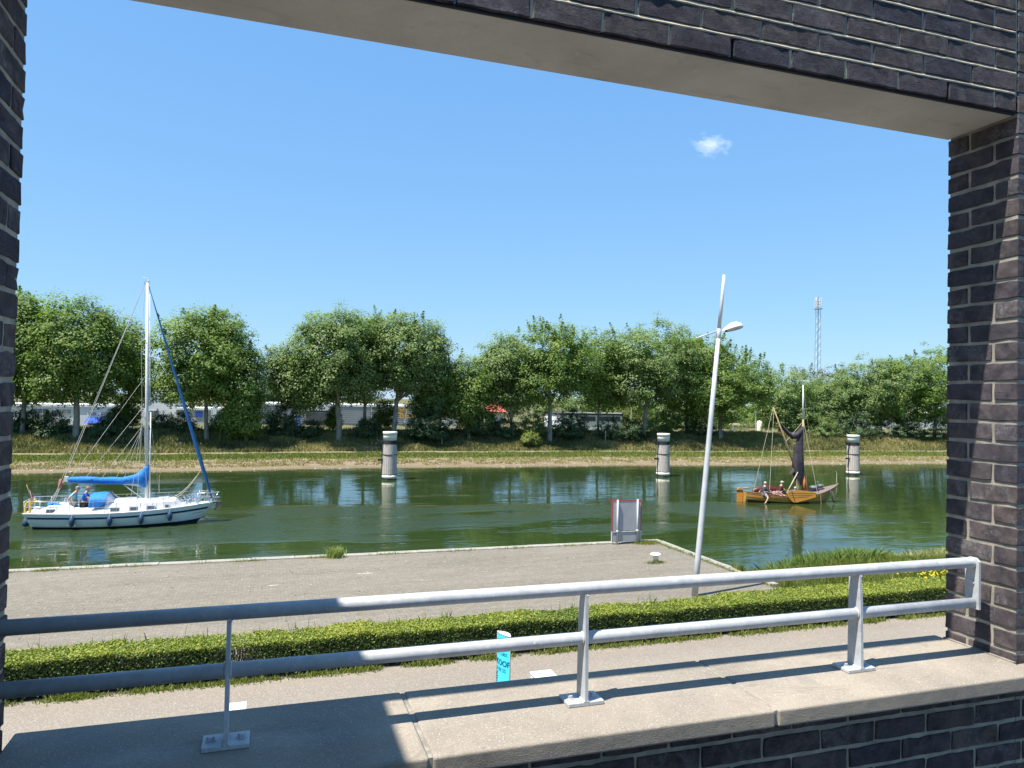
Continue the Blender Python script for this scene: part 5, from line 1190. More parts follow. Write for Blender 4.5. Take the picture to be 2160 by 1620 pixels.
for (ey, dd) in ((1052, 0), (1057, .1)):
    A_, B_ = Vector(Q(428, 987)), Vector(Q(330 + dd * 60, ey)); ropes.tube([A_.lerp(B_, t) + Vector((0, 0, -.55 * math.sin(PI * t) * (1 - .3 * dd))) for t in [q / 12 for q in range(13)]], .022, 5)
ropes.build('sheets', ROPE, yacht, True)
# guard rails with stanchions, pulpit, pushpit
gr = MB()
for sd in (-1, 1):
    pl = []
    for t in (.03, .14, .24, .36, .48, .60, .72, .84, .93):
        p = hullpt(t, 0, sd); p = (p[0], p[1] - sd * .06, sheer(t)); pl.append((p[0], p[1], p[2] + .60)); gr.tube([(p[0], p[1], p[2]), (p[0], p[1], p[2] + .60)], .010, 6)
    gr.tube(pl, .005, 4); gr.tube([(a_[0], a_[1], a_[2] - .28) for a_ in pl], .004, 4)
gr.build('guard_wires', GREYROPE, yacht)
pu = MB(); tp_ = Q(465, 1038)
for h_ in (0, -.27):
    pu.tube([(hullpt(.90, 0, -1)[0], hullpt(.90, 0, -1)[1], sheer(.9) + .62 + h_), (tp_[0] - .25, YC - .25, tp_[2] + h_), (tp_[0] - .03, YC, tp_[2] + .01 + h_), (tp_[0] - .25, YC + .25, tp_[2] + h_), (hullpt(.90, 0, 1)[0], hullpt(.90, 0, 1)[1], sheer(.9) + .62 + h_)], .017, 6)
for sd in (-1, 1): pu.tube([(tp_[0] - .1, YC + sd * .12, tp_[2]), (tp_[0] - .35, YC + sd * .12, sheer(1) + .02)], .016, 6); pu.tube([(hullpt(.9, 0, sd)[0], hullpt(.9, 0, sd)[1], sheer(.9) + .62), (hullpt(.9, 0, sd)[0], hullpt(.9, 0, sd)[1], sheer(.9))], .016, 6)
pu.build('pulpit', STEEL, yacht, True)
ps = MB(); z_ = sheer(0)
for h_ in (.62, .34):
    ps.tube([(xs_ + 1.5, YC - 1.10, z_ + h_), (xs_ + .05, YC - .85, z_ + h_), (xs_ + .02, YC, z_ + h_), (xs_ + .05, YC + .85, z_ + h_), (xs_ + 1.5, YC + 1.10, z_ + h_)], .017, 6)
for (dx, dy) in ((.05, -.85), (.02, 0), (.05, .85), (.75, -.97), (.75, .97), (1.5, -1.1), (1.5, 1.1)): ps.tube([(xs_ + dx, YC + dy, z_), (xs_ + dx, YC + dy, z_ + .62)], .016, 6)
ps.build('pushpit', STEEL, yacht, True)
# bow roller, anchor, net of netting on the bow
an_ = MB().box((xb_ - .25, YC - .10, sheer(1) - .03), (Q(468, 1057)[0], YC + .10, sheer(1) + .03)).tube([(xb_ + .05, YC, sheer(1) + .04), (xb_ + .02, YC, sheer(1) - .30), (xb_ - .08, YC, sheer(1) - .42)], .03, 6)
an_.prism([(xb_ - .05, sheer(1) - .16), (xb_ + .30, sheer(1) - .02), (xb_ + .02, sheer(1) - .36)], YC - .12, YC + .12).build('bow_roller_and_anchor', M_('dark_bow_fitting', (0.12, 0.075, 0.07), None, 5, .6), yacht)
nb = MB(); rb = random.Random(4)
for i in range(34):
    p = Vector((rb.uniform(xb_ - 1.5, xb_ - .25), YC + rb.uniform(-.45, .45), sheer(.9) + .05)); q_ = p + Vector((rb.uniform(-.35, .35), rb.uniform(-.2, .2), rb.uniform(.1, .55))); nb.tube([p, (p + q_) / 2 + Vector((0, 0, .08)), q_], .018, 4)
nb.build('bow_lines', M_('blue_white_line', (0.42, 0.50, 0.58), (0.15, 0.2, 0.28), 5, .8), yacht)
# sprayhood
zc0 = -5.70
def hoop(px, py, w_, zb, n_=11):
    t = Q(px, py); return [(t[0], YC + w_ * math.cos(PI * q / (n_ - 1)), zb + (t[2] - zb) * (math.sin(PI * q / (n_ - 1)) ** .55)) for q in range(n_)]
sh_ = MB(); rows = [hoop(197, 1038.5, .98, -5.72), hoop(207, 1037.5, .98, -5.68), hoop(220, 1036.5, .97, -5.64), hoop(232, 1037.5, .96, -5.56)]
sh_.grid(rows).build('sprayhood', BLUECLOTH, yacht, True)
cw = MB(); rows = [hoop(232.3, 1038, .95, -5.56), hoop(248, 1055, .84, -5.44)]; cw.grid(rows).build('sprayhood_window', CLEAR, yacht, True)
sk = MB(); a = hoop(192, 1038.5, .985, -5.72); sk.prism([(Q(188, 1072, -.95)[0], Q(188, 1072, -.95)[2]), (Q(190, 1056, -.95)[0], Q(190, 1056, -.95)[2]), (Q(229, 1056, -.95)[0], Q(229, 1056, -.95)[2]), (Q(206, 1069, -.95)[0], Q(206, 1070, -.95)[2])], YC - .985, YC - .97).build('sprayhood_side', BLUECLOTH, yacht)
# aft: blue bundle, flag, lifebuoy, cockpit wheel, outboard bits
bb = MB(); rb = random.Random(6)
for i in range(12): c_ = Q(rb.uniform(103, 122), rb.uniform(1060, 1070), rb.uniform(-.5, .4)); bb.ell(c_, (rb.uniform(.12, .26), .16, rb.uniform(.06, .13)), 8, 6)
bb.build('blue_tarp', BLUECLOTH, yacht, True)
wh = MB(); c_ = Q(140, 1065, .1); wh.tube([(c_[0], YC + .38 * math.cos(2 * PI * q / 24), c_[2] + .38 * math.sin(2 * PI * q / 24)) for q in range(25)], .018, 6, False)
for q in range(6): wh.tube([(c_[0], YC, c_[2]), (c_[0], YC + .37 * math.cos(PI * q / 3), c_[2] + .37 * math.sin(PI * q / 3))], .010, 4)
wh.tube([(c_[0] + .1, YC, c_[2]), (c_[0] + .12, YC, -6.0)], .05, 8).build('steering_wheel', STEEL, yacht)
fl0 = Q(68, 1060, -.2); fl1 = Q(56, 1022, -.2)
fo = MB().tube([fl0, fl1], .016, 6).build('flagstaff', SPAR, yacht, True)
fd = Vector(fl1) - Vector(fl0); cols = [RED, M_('white_cloth', (.75, .73, .70), None, 8, .8), RED]
for k_, (mt_, nm_) in enumerate(zip(cols, ('flag', 'flag', 'flag'))):
    rows = []
    for i in range(11):
        t = i / 10; b_ = Vector(fl0) + fd * (.95 - .75 * t * .95); row = []
        for j in (0, 1):
            u = (k_ + j) / 3; row.append(tuple(b_ + Vector((.03 + .20 * u * (1 - .3 * t) , .05 * math.sin(6 * u + 5 * t), -.05 - .35 * u))))
        rows.append(row)
    MB().grid(rows).build('flag', mt_, fo, True)
c_ = Q(56, 1073, -.6); lbm = MB().tube([(c_[0] + .05 + .11 * math.cos(2 * PI * q / 20), c_[1] + .05 * math.sin(2 * PI * q / 20), c_[2] + .30 * math.sin(2 * PI * q / 20)) for q in range(21)], .055, 8, False); lbm.build('lifebuoy', YELLOW, yacht, True)
c_ = Q(69, 1056, .2); MB().rbox((c_[0] - .12, c_[1] - .1, c_[2] - .12), (c_[0] + .15, c_[1] + .1, c_[2] + .08), .03, 2).build('light_float', YELLOW, yacht, True)
hb = MB(); c_ = Q(127, 1020, -.05); hb.lathe([(.01, c_[2] - .28), (.06, c_[2] - .22), (.09, c_[2] - .05), (.06, c_[2] + .15), (.01, c_[2] + .24)], (c_[0], c_[1], 0), 10).build('red_bag', M_('faded_red_cloth', (0.5, 0.12, 0.09), None, 6, .8), yacht, True)
MB().rbox((Q(170, 1060)[0], YC - .25, -5.82), (Q(182, 1060)[0], YC + .3, -5.40), .03, 2).build('instrument_pod', M_('dark_blue_pod', (0.03, 0.06, 0.10), None, 4, .5), yacht)
MB().box((Q(165, 1045)[0] , YC - .02, Q(150, 1030)[2] - .9), (Q(165, 1045)[0] + .015, YC, Q(150, 1030)[2] - .9 + .02)).build('cleat', STEEL, yacht)
# boom-end coil and grab rails
MB().tube([(XW(255), YC - .55, ztk + .07), (XW(300), YC - .55, ztk + .06)], .02, 6).tube([(XW(320), YC - .5, ztk + .06), (XW(360), YC - .45, ztk + .06)], .02, 6).box((XW(262), YC - .3, ztk + .04), (XW(284), YC + .3, ztk + .12)).box((XW(330), YC - .3, ztk + .04), (XW(352), YC + .3, ztk + .11)).build('deck_hatches', WHITE, yacht)
nmv = MB()
for i in range(13): p = hullpt(.885 + i * .006, .285, -1); nmv.box((p[0], p[1] - .006, p[2]), (p[0] + .030, p[1] + .01, p[2] + .03 + (.02 if i % 4 == 0 else 0)))
nmv.build('bow_lettering', M_('grey_lettering', (0.25, 0.25, 0.28), None, 4, .5), yacht)
# crew
ckz = Q(165, 1073)[2] - .95
j1 = dict(stand); j1.update(lel=(-.10, .30, 1.17), rel=(-.16, -.30, 1.19), lwr=(.05, .22, 1.02), rwr=(-.06, -.20, 1.03), chest=(.06, 0, 1.34), neck=(.11, 0, 1.50), chin=(.15, 0, 1.555))
zf = Q(155, 1024)[2] - 1.79
person('person', (Q(156, 1060)[0], YC - .1, zf), j1, CL('mint_shirt', (0.28, 0.58, 0.58)), CL('pale_trousers', (0.55, 0.53, 0.52)), 'person in a mint-green shirt and grey cap standing in the yacht cockpit', hat=(.25, .24, .22))
j2 = dict(stand); j2.update(lel=(.28, .22, 1.20), rel=(.26, -.24, 1.18), lwr=(.52, .20, 1.26), rwr=(.52, -.20, 1.24), chest=(.06, 0, 1.34), neck=(.11, 0, 1.50), chin=(.15, 0, 1.555))
person('person', (Q(181, 1060)[0], YC - .35, zf - .0), j2, CL('royal_blue_shirt', (0.02, 0.12, 0.55)), CL('dark_shorts', (0.03, 0.03, 0.04)), 'person in a royal blue shirt reaching over the blue sprayhood', hair=(.28, .15, .06))

# ================================================================== THE WOODEN BOAT
WR = math.radians(-12); ub = Vector((math.cos(WR), math.sin(WR), 0)); vb = Vector((-math.sin(WR), math.cos(WR), 0)); PB = Vector((34.05, 42.5, WATER_Z))
wb = thing('wooden_sailing_boat', PB, 'varnished open wooden fishing boat with lowered dark sail and round leeboard', 'boat')
def W(u, v, z): p = PB + ub * u + vb * v; return (p.x, p.y, PB.z + z)
U0, U1 = -2.9, 4.15
def wbeam(t): return 1.05 * (.50 + .50 * math.sin(min(1, t / .42) * PI / 2)) * (1 - max(0, (t - .45) / .55) ** 2.4)
def wsheer(t): return .62 * (1 - t) ** 3 * 1.0 + .42 + .0 * t - .05 * math.sin(PI * t) + .86 * max(0, (t - .42) / .58) ** 1.8 - .35 * (1 - t) ** 3
def wpt(t, s, sd):
    zt_ = wsheer(t); z = zt_ + (-.35 - zt_) * s; u = U0 + (U1 - U0) * t - max(0, (t - .7) / .3) ** 1.3 * 1.25 * ((zt_ - z) / 1.5)
    return W(u, sd * max(wbeam(t) * (1 - .16 * s - .6 * s ** 3), .015), z)
def wstrip(s0, s1, off, t0=0., t1=1., n_=5, thick=None):
    mb = MB()
    for sd in (-1, 1):
        rows = []
        for i in range(41):
            t = t0 + (t1 - t0) * i / 40; row = []
            for j in range(n_ + 1):
                p = Vector(wpt(t, s0 + (s1 - s0) * j / n_, sd)) + vb * sd * off; row.append(tuple(p))
            rows.append(row)
        mb.grid(rows)
    return mb
h1 = wstrip(0.0, 1.0, 0, n_=10); h1.grid([[wpt(0, j / 8, sd) for j in range(9)] for sd in (-1, 1)]); h1.build('hull', OILED, wb, True)
wstrip(0.03, .27, .018, 0, .80).build('upper_strake', VARN, wb, True)
wstrip(.34, .40, .03, 0, .97, 2).build('rubbing_strake', M_('pale_wood', (0.55, 0.40, 0.20), None, 4, .5), wb, True)
wstrip(.0, .05, .03, 0, 1, 2).build('gunwale', M_('worn_gunwale', (0.42, 0.27, 0.14), (0.28, .18, .1), 4, .5), wb, True)
# foredeck: weathered planks
for k_ in range(7):
    rows = []
    for i in range(15):
        t = .60 + .395 * i / 14; b_ = wbeam(t) * .97; z = wsheer(t) + .01 + .05
        u = U0 + (U1 - U0) * t; v0 = -b_ + 2 * b_ * k_ / 7 + .006; v1 = -b_ + 2 * b_ * (k_ + 1) / 7 - .006
        z0_, z1_ = z - .07 * (v0 / max(b_, .1)) ** 2, z - .07 * (v1 / max(b_, .1)) ** 2
        rows.append([W(u, v0, z0_ - .03), W(u, v0, z0_), W(u, v1, z1_), W(u, v1, z1_ - .03)])
    MB().grid(rows, True).build('deck_plank', GREYDECK, wb)
ib = MB(); rows = []
for i in range(21): t = .02 + .60 * i / 20; b_ = wbeam(t) * .93; u = U0 + (U1 - U0) * t; rows.append([W(u, -b_, wsheer(t) - .05), W(u, -b_ * .9, -.02), W(u, b_ * .9, -.02), W(u, b_, wsheer(t) - .05)])
ib.grid(rows).build('inner_planking', MAHOG, wb, True)
ib = MB()
for u in (-2.0, -.9, .5): t = (u - U0) / (U1 - U0); b_ = wbeam(t) * .92; ib.add([W(u - .12, -b_, .32), W(u + .12, -b_, .32), W(u + .12, b_, .32), W(u - .12, b_, .32), W(u - .12, -b_, .36), W(u + .12, -b_, .36), W(u + .12, b_, .36), W(u - .12, b_, .36)], [(0, 3, 2, 1), (4, 5, 6, 7), (0, 1, 5, 4), (1, 2, 6, 5), (2, 3, 7, 6), (3, 0, 4, 7)])
ib.build('thwart', VARN, wb)
ch_ = MB(); rows = []      # far-side raised leeboard seen from inside, red-brown
for i in range(13):
    t = i / 12; u = -1.75 + 2.2 * t; z_ = .50 + .50 * math.sin(PI * (t * .93 + .05)) ** .6; rows.append([W(u, .95, .42), W(u, .99, z_), W(u, 1.04, z_), W(u, 1.02, .42)])
ch_.grid(rows, True).build('far_leeboard', MAHOG, wb, True)
# near leeboard: rounded fan shape lying along the side
lbp = [(-.30, .72), (-.22, .86), (-.05, .92), (.4, .93), (.95, .90), (1.45, .84), (1.75, .76), (1.90, .66), (1.90, .58), (1.72, .46), (1.3, .34), (.85, .22), (.45, .12), (.25, .10), (.08, .16), (-.10, .34), (-.24, .54)]
yv = -1.20
vs_ = [W(u, yv, z) for u, z in lbp] + [W(u, yv + .05, z) for u, z in lbp]; n_ = len(lbp)
lee = MB().add(vs_, [tuple(range(n_)), tuple(reversed(range(n_, 2 * n_)))] + [(i, i + n_, (i + 1) % n_ + n_, (i + 1) % n_) for i in range(n_)]).build('leeboard', VARN, wb)
sp_ = MB()
for (u0, z0_, u1, z1_) in ((.00, .905, .28, .12),):
    sp_.tube([W(u0, yv - .012, z0_), W(u1, yv - .012, z1_)], .022, 4)
for k_ in range(3): sp_.tube([W(-.22 + .06 * k_, yv - .004, .74 - .16 * k_), W(1.75 - .25 * k_, yv - .004, .72 - .11 * k_)], .006, 4)
sp_.ell(W(1.80, yv - .01, .64), (.06, .03, .06), 8, 5); sp_.build('iron_strap', BLACK, lee)
# rudder and tiller
rd = MB(); rp = [(-3.32, -.25), (-2.95, -.25), (-2.93, .62), (-2.98, .90), (-3.10, .98), (-3.27, .92), (-3.34, .80)]
vs_ = [W(u, -.04, z) for u, z in rp] + [W(u, .04, z) for u, z in rp]; n_ = len(rp)
rdo = rd.add(vs_, [tuple(range(n_)), tuple(reversed(range(n_, 2 * n_)))] + [(i, i + n_, (i + 1) % n_ + n_, (i + 1) % n_) for i in range(n_)]).build('rudder', VARN, wb)
bnd = MB(); pq = [W(-3.35, -.05, .66), W(-2.94, -.05, .66), W(-2.94, -.05, .80), W(-3.35, -.05, .80), W(-3.35, .05, .66), W(-2.94, .05, .66), W(-2.94, .05, .80), W(-3.35, .05, .80)]
bnd.add(pq, [(0, 1, 2, 3), (4, 7, 6, 5), (0, 4, 5, 1), (1, 5, 6, 2), (2, 6, 7, 3), (3, 7, 4, 0)]).build('rudder_band', M_('dark_brown_band', (0.07, 0.04, 0.03), None, 4, .5), rdo)
MB().tube([W(-3.15, 0, .88), W(-1.75, .05, 1.02)], .035, 8).build('tiller', SPAR, wb, True)
# mast (wood below, white above), sprit, boom
MB().tube([W(1.44, 0, .3), W(1.42, 0, 5.75)], [.08, .065], 10).build('mast', SPAR, wb, True)
MB().tube([W(1.42, 0, 5.75), W(1.40, 0, 7.0), W(1.39, 0, 8.15)], [.070, .055, .03], 10).build('mast_top', M_('white_spar_paint', (0.72, 0.72, 0.68), None, 4, .5), wb, True)
MB().tube([W(-.86, -.15, 6.55), W(.15, -.25, 3.9), W(1.18, -.15, 1.12)], [.035, .055, .045], 8).build('sprit', SPAR, wb, True)
MB().tube([W(.78, -.55, 2.1), W(-.22, -.95, .68)], [.035, .05], 8).build('oar', M_('pale_spar', (0.42, 0.36, 0.25), None, 4, .6), wb, True)
# brailed sail: hanging bundle by the mast with the peak stretched up to the sprit
def rib(path, wid, dep, name, seed):
    rb = random.Random(seed); rows = []
    for i, ((u, z), w__, d__) in enumerate(zip(path, wid, dep)):
        row = []
        for q in range(18):
            an = 2 * PI * q / 18; k_ = 1 + .22 * math.sin(4 * an + i * .7 + seed) + .10 * math.sin(7 * an - i)
            row.append(W(u + w__ * math.cos(an) * k_, -.05 + d__ * math.sin(an) * k_, z))
        rows.append(row)
    return MB().grid(rows, True).add(rows[0], [tuple(range(18))]).add(rows[-1], [tuple(range(18))])
sail = rib([(1.22, 1.15), (1.10, 1.5), (1.02, 2.1), (1.05, 2.8), (1.05, 3.4), (1.10, 4.0), (1.18, 4.5), (1.28, 4.95), (1.36, 5.25)], [.09, .22, .36, .36, .33, .28, .22, .14, .05], [.08, .14, .20, .20, .18, .16, .14, .10, .05], 'sail', 2)
rows = []
pk = [(-.40, 5.55, .05, .12), (-.18, 5.28, .14, .22), (.05, 5.0, .16, .30), (.32, 4.74, .14, .32), (.60, 4.55, .15, .40), (.9, 4.62, .17, .46), (1.15, 4.85, .16, .42), (1.32, 5.02, .10, .30)]
for i, (u, z, d__, h__) in enumerate(pk):
    rows.append([W(u + .03 * math.sin(an * 2), -.08 + d__ * math.cos(an), z + h__ * .5 * math.sin(an) * (1 + .15 * math.sin(3 * an + i))) for an in [2 * PI * q / 14 for q in range(14)]])
sail.grid(rows, True)
rows = []
for i in range(7):
    t = i / 6; rows.append([W(.95 - .42 * t + .12 * math.cos(an), -.10 + .10 * math.sin(an), 2.5 - .55 * t + .18 * (1 - t * .7) * math.sin(an * 1)) for an in [2 * PI * q / 10 for q in range(10)]])
sail.grid(rows, True); sail.build('brailed_sail', DSAIL, wb, True)
wr = MB()
for (a, b, r_) in ((W(-.86, -.15, 6.55), W(-2.35, -.4, .68), .014), (W(-.80, -.15, 6.5), W(-1.45, -.95, .75), .014), (W(1.42, 0, 5.8), W(2.05, -.9, .62), .014), (W(1.42, 0, 5.8), W(2.05, .9, .62), .014), (W(1.42, 0, 5.6), W(.0, -.2, 4.1), .014), (W(1.40, 0, 8.0), W(1.95, 0, 4.2), .008), (W(1.42, 0, 5.2), W(1.75, 0, 1.0), .010)):
    wr.tube([a, b], r_, 4)
for k_ in range(5): wr.tube([W(.75 + .14 * k_, -.4 + .1 * k_, .75), W(1.0 + .09 * k_, -.05, 1.9 + .2 * k_)], .011, 4)
wr.build('rigging', ROPE, wb)
MB().tube([W(1.62, -.05, .8), W(1.50, -.05, 1.9)], [.10, .03], 8).tube([W(1.50, -.12, .7), W(1.47, -.06, 1.6)], [.06, .03], 6).build('orange_rope_coil', M_('orange_rope', (0.55, 0.14, 0.03), None, 12, .8), wb, True)
MB().ell(W(2.3, .05, .98), (.32, .35, .16), 10, 6).ell(W(2.75, 0, 1.10), (.25, .25, .14), 10, 6).tube([W(2.55, 0, 1.0), W(2.5, 0, 1.45)], .04, 6).tube([W(2.3, -.3, 1.05), W(2.75, .25, 1.35)], .03, 6).build('anchor_and_tackle', M_('dark_tackle', (0.05, 0.055, 0.07), (0.14, .15, .17), 6, .6), wb, True)
MB().tube([W(3.02, -.80, .98), W(3.05, -.92, .55), W(3.12, -.97, .25), W(3.22, -.95, .12), W(3.30, -.92, .3), W(3.15, -.80, .85)], [.025, .035, .05, .055, .05, .02], 8).build('tyre_fender', BLACK, wb, True)
MB().tube([W(2.18, -1.05, .65), W(2.22, -1.10, -.4)], .012, 4).build('hanging_line', ROPE, wb)
nm_ = MB(); 
for i in range(7): p = Vector(wpt(.27 + .008 * i, .14, -1)) - vb * .025; nm_.box((p.x, p.y - .004, p.z - .02), (p.x + .035, p.y + .004, p.z + .025))
nm_.build('carved_name', M_('dark_carving', (0.15, 0.06, 0.02), None, 4, .5), wb)
# gear in the open hull
gm = MB(); rb = random.Random(15)
for i in range(26): gm.tube([W(rb.uniform(-1.6, -.2), rb.uniform(-.7, .1), .45), W(rb.uniform(-1.6, -.2), rb.uniform(-.7, .1), .75)], .025, 4)
gm.build('tackle', M_('pale_rigging_gear', (0.6, 0.52, 0.42), (0.3, .1, .07), 3, .8), wb)
# crew of three
sit = dict(pelvis=(0, 0, .12), waist=(.0, 0, .30), chest=(.02, 0, .52), neck=(.05, 0, .68), chin=(.08, 0, .74), lsh=(.02, .18, .58), rsh=(.02, -.18, .58), lhip=(.06, .10, .10), rhip=(.06, -.10, .10),
           lkn=(.45, .12, .12), rkn=(.45, -.12, .12), lan=(.50, .12, -.28), ran=(.50, -.12, -.28), ltoe=(.64, .12, -.33), rtoe=(.64, -.12, -.33), lel=(.15, .26, .36), rel=(.15, -.26, .36), lwr=(.36, .18, .30), rwr=(.36, -.18, .30))
s1 = dict(sit); s1.update(rhip=(.03, -.14, .08), rkn=(.10, -.42, -.10), ran=(-.10, -.48, -.42), rtoe=(-.20, -.50, -.48), lel=(-.05, .3, .36), lwr=(-.20, .2, .28))
person('person', W(-1.72, -.72, .50), s1, CL('dark_grey_shirt', (0.055, 0.06, 0.075)), CL('grey_trousers', (0.22, 0.22, 0.25)), 'person in a dark grey top sitting on the stern edge with one leg overboard', hair=(.45, .42, .35), rz=WR, sleeve='long')
person('person', W(-.10, .15, .46), sit, CL('maroon_vest', (0.10, 0.02, 0.02)), CL('dark_trousers', (0.05, 0.05, 0.06)), 'person in a maroon vest and pale hat sitting amidships in the wooden boat', hat=(.62, .64, .52), rz=WR)
s3 = dict(sit); s3.update(chest=(.16, 0, .44), neck=(.30, 0, .52), chin=(.36, 0, .56), lsh=(.20, .18, .50), rsh=(.20, -.18, .50), lel=(.36, .24, .30), rel=(.36, -.24, .30), lwr=(.52, .16, .34), rwr=(.52, -.16, .34))
person('person', W(.38, -.30, .30), s3, CL('navy_blue_shirt', (0.03, 0.05, 0.20)), CL('navy_trousers', (0.03, 0.035, 0.07)), 'person in a navy blue shirt bent forward beside the foot of the mast', hair=(.40, .36, .28), rz=WR)

# ================================================================== BUILDINGS BEHIND THE TREES
def box_px(px0, px1, py0, py1, Y, d=8, zb=None):
    a = AY(px0, py0, Y); b = AY(px1, py1, Y); return (a[0], Y, b[2] if zb is None else zb), (b[0], Y + d, a[2])
CLADW = M_('white_cladding', (0.728, 0.738, 0.728), (0.624, 0.634, 0.634), .5, .6); CLADG = M_('grey_cladding', (0.335, 0.354, 0.380), (0.291, 0.309, 0.335), .4, .5)
ROOFW = M_('white_roof_edge', (0.80, 0.80, 0.79), None, 1, .5); DARKC = M_('charcoal_cladding', (0.06, 0.07, 0.085), None, 1, .6)
WGL = M_('office_glass', (0.10, 0.11, 0.12), (0.2, .2, .2), .8, .1); BLUEP = M_('blue_panel', (0.02, 0.08, 0.40), None, 2, .5)
zb = -4.7
def building(name, Y, px0, px1, pyt, mat, label, d=12, roofm=ROOFW, cat='building'):
    lo, hi = box_px(px0, px1, pyt, 900, Y, d, zb); r_ = thing(name, ((lo[0] + hi[0]) / 2, Y + d / 2, zb), label, cat)
    MB().box(lo, (hi[0], hi[1], hi[2] - .3)).build('wall', mat, r_)
    MB().box((lo[0] - .15, lo[1] - .15, hi[2] - .298), (hi[0] + .15, hi[1] + .15, hi[2])).build('roof', roofm, r_)
    return r_
def win(r_, Y, px0, px1, py0, py1, frame=CLADW, glass=WGL, n_=1, e=.08):
    a = AY(px0, py0, Y - .02); b = AY(px1, py1, Y - .02); f_ = MB().box((a[0] - e, Y - .05, b[2] - e), (b[0] + e, Y + .02, a[2] + e)).build('window', frame, r_)
    w_ = (b[0] - a[0]) / n_
    for i in range(n_): MB().box((a[0] + w_ * i + .04, Y - .08, b[2]), (a[0] + w_ * (i + 1) - .04, Y - .045, a[2])).build('pane', glass, f_)
Y1 = 112
b1 = building('office_building', Y1, -60, 262, 850, CLADW, 'long low white office building with a blue awning behind the left trees')
win(b1, Y1, 186, 204, 869, 876, n_=2); win(b1, Y1, 212, 234, 869, 876, n_=2); win(b1, Y1, 70, 100, 862, 871, n_=3); win(b1, Y1, 120, 150, 864, 872, n_=3)
a = AY(183, 881, Y1); b = AY(243, 892, Y1); MB().prism([(Y1 - 1.6, b[2]), (Y1 - .02, b[2] + .1), (Y1 - .02, a[2])], a[0], b[0], 'yz').build('awning', BLUEP, b1)
b2 = building('white_hall', 118, 300, 372, 828, CLADW, 'white hall right behind the yacht mast'); win(b2, 118, 306, 332, 866, 880, n_=3)
b3 = building('light_grey_shed', 116, 372, 470, 860, M_('pale_grey_cladding', (0.50, 0.51, 0.50), None, 1, .6), 'pale grey shed with a blue square sign right of the blue furled sail')
a = AY(412, 868, 115.9); b = AY(427, 880, 115.9); sgn = MB().box((a[0], 115.9, b[2]), (b[0], 115.98, a[2])).build('wall_sign', BLUEP, b3)
fl = thing('banner_flag', AY(453, 905, 104), 'tall pale blue-white banner right of the blue square sign', 'banner'); a = AY(449, 852, 104); b = AY(457, 895, 104)
MB().tube([(a[0] - .1, 104, zb), (a[0] - .1, 104, a[2] + .2)], .05, 6).build('pole', ALU, fl); MB().box((a[0], 103.97, b[2]), (b[0], 104.03, a[2])).build('cloth', M_('pale_blue_cloth', (0.5, 0.6, 0.75), (0.7, .72, .75), .6, .8), fl)
b4 = building('warehouse', 120, 535, 905, 850, CLADG, 'long grey ribbed warehouse with yellow lettering behind the central trees', d=25)
slat = MB().box((AY(535, 850, 120)[0], 119.93, AY(700, 892, 120)[2]), (AY(905, 850, 120)[0], 119.97, AY(700, 892, 120)[2] + .05)).mesh('cladding_board', M_('grey_board', (0.60, 0.62, 0.65), None, .5, .5))
nsl = 9; ztop = AY(700, 854, 120)[2]; zbt = AY(700, 892, 120)[2]
for i in range(nsl):
    o = link(slat, 'cladding_board', b4); o.location.z = (ztop - zbt) * i / nsl
a = AY(645, 869, 119); b = AY(692, 905, 119); MB().box((a[0], 118, zb), (b[0], 119.9, a[2])).build('entrance_block', DARKC, b4)
win(b4, 118, 664, 688, 879, 888, DARKC, WINDOW, 2)
a = AY(652, 850, 119.5); b = AY(694, 866, 119.5); MB().box((a[0], 119.3, b[2]), (b[0], 119.9, a[2])).build('white_fascia', CLADW, b4)
YEL = M_('yellow_lettering', (0.75, 0.42, 0.03), None, 2, .5)
for (body, px, py, h) in (('en Su', 836, 872, 2.0), ('den', 842, 882, 1.7)):
    vs, fs = text_verts(body, h * .95); c_ = AY(px, py, 119.9); MB().add([(c_[0] + v[0], 119.88 + v[2], c_[2] + v[1]) for v in vs], fs).build('lettering', YEL, b4)
us = thing('upright_sign', AY(628, 905, 104)[:2] + (zb,), 'tall blue upright sign with small white characters before the warehouse', 'sign'); a = AY(624, 877, 104); b = AY(633.5, 897, 104)
so_ = MB().box((a[0], 103.9, zb + .3), (b[0], 104.1, a[2])).build('panel', BLUEP, us); MB().box((a[0] + .15, 103.93, zb - .2), (b[0] - .15, 104.07, zb + .3)).build('foot', ALU, us)
ch = MB()
for i in range(4):
    zc = a[2] - .45 - i * .42; ch.box((a[0] + .22, 103.88, zc), (a[0] + .48, 103.899, zc + .06)).box((a[0] + .22, 103.88, zc - .18), (a[0] + .28, 103.899, zc + .06 - .001))
ch.build('characters', CLADW, so_)
b5 = building('white_red_kiosk', 112, 938, 962, 875, CLADW, 'small white and rust-red building right of the warehouse', d=4, roofm=M_('rust_roof', (0.45, 0.10, 0.04), None, 1, .7))
b6 = thing('red_roofed_house', AY(1040, 880, 128)[:2] + (zb,), 'house with a faded red pitched roof showing between the trees', 'house'); a = AY(1022, 868, 128); b = AY(1062, 895, 128)
MB().box((a[0], 128, zb), (b[0], 136, a[2])).build('wall', M_('cream_render', (0.62, 0.58, 0.48), None, 1, .8), b6)
rt = AY(1040, 850, 132)[2]; MB().prism([(127.5, a[2]), (132, rt), (136.5, a[2])], a[0] - .4, b[0] + .4, 'yz').build('roof', M_('faded_red_tiles', (0.48, 0.10, 0.08), (0.36, .08, .06), 2, .8), b6)
b7 = building('site_cabin', 108, 1182, 1312, 871, CLADW, 'white cabin building with a long dark window band in the middle', d=7, roofm=M_('dark_roof_edge', (0.06, .06, .06), None, 1, .6))
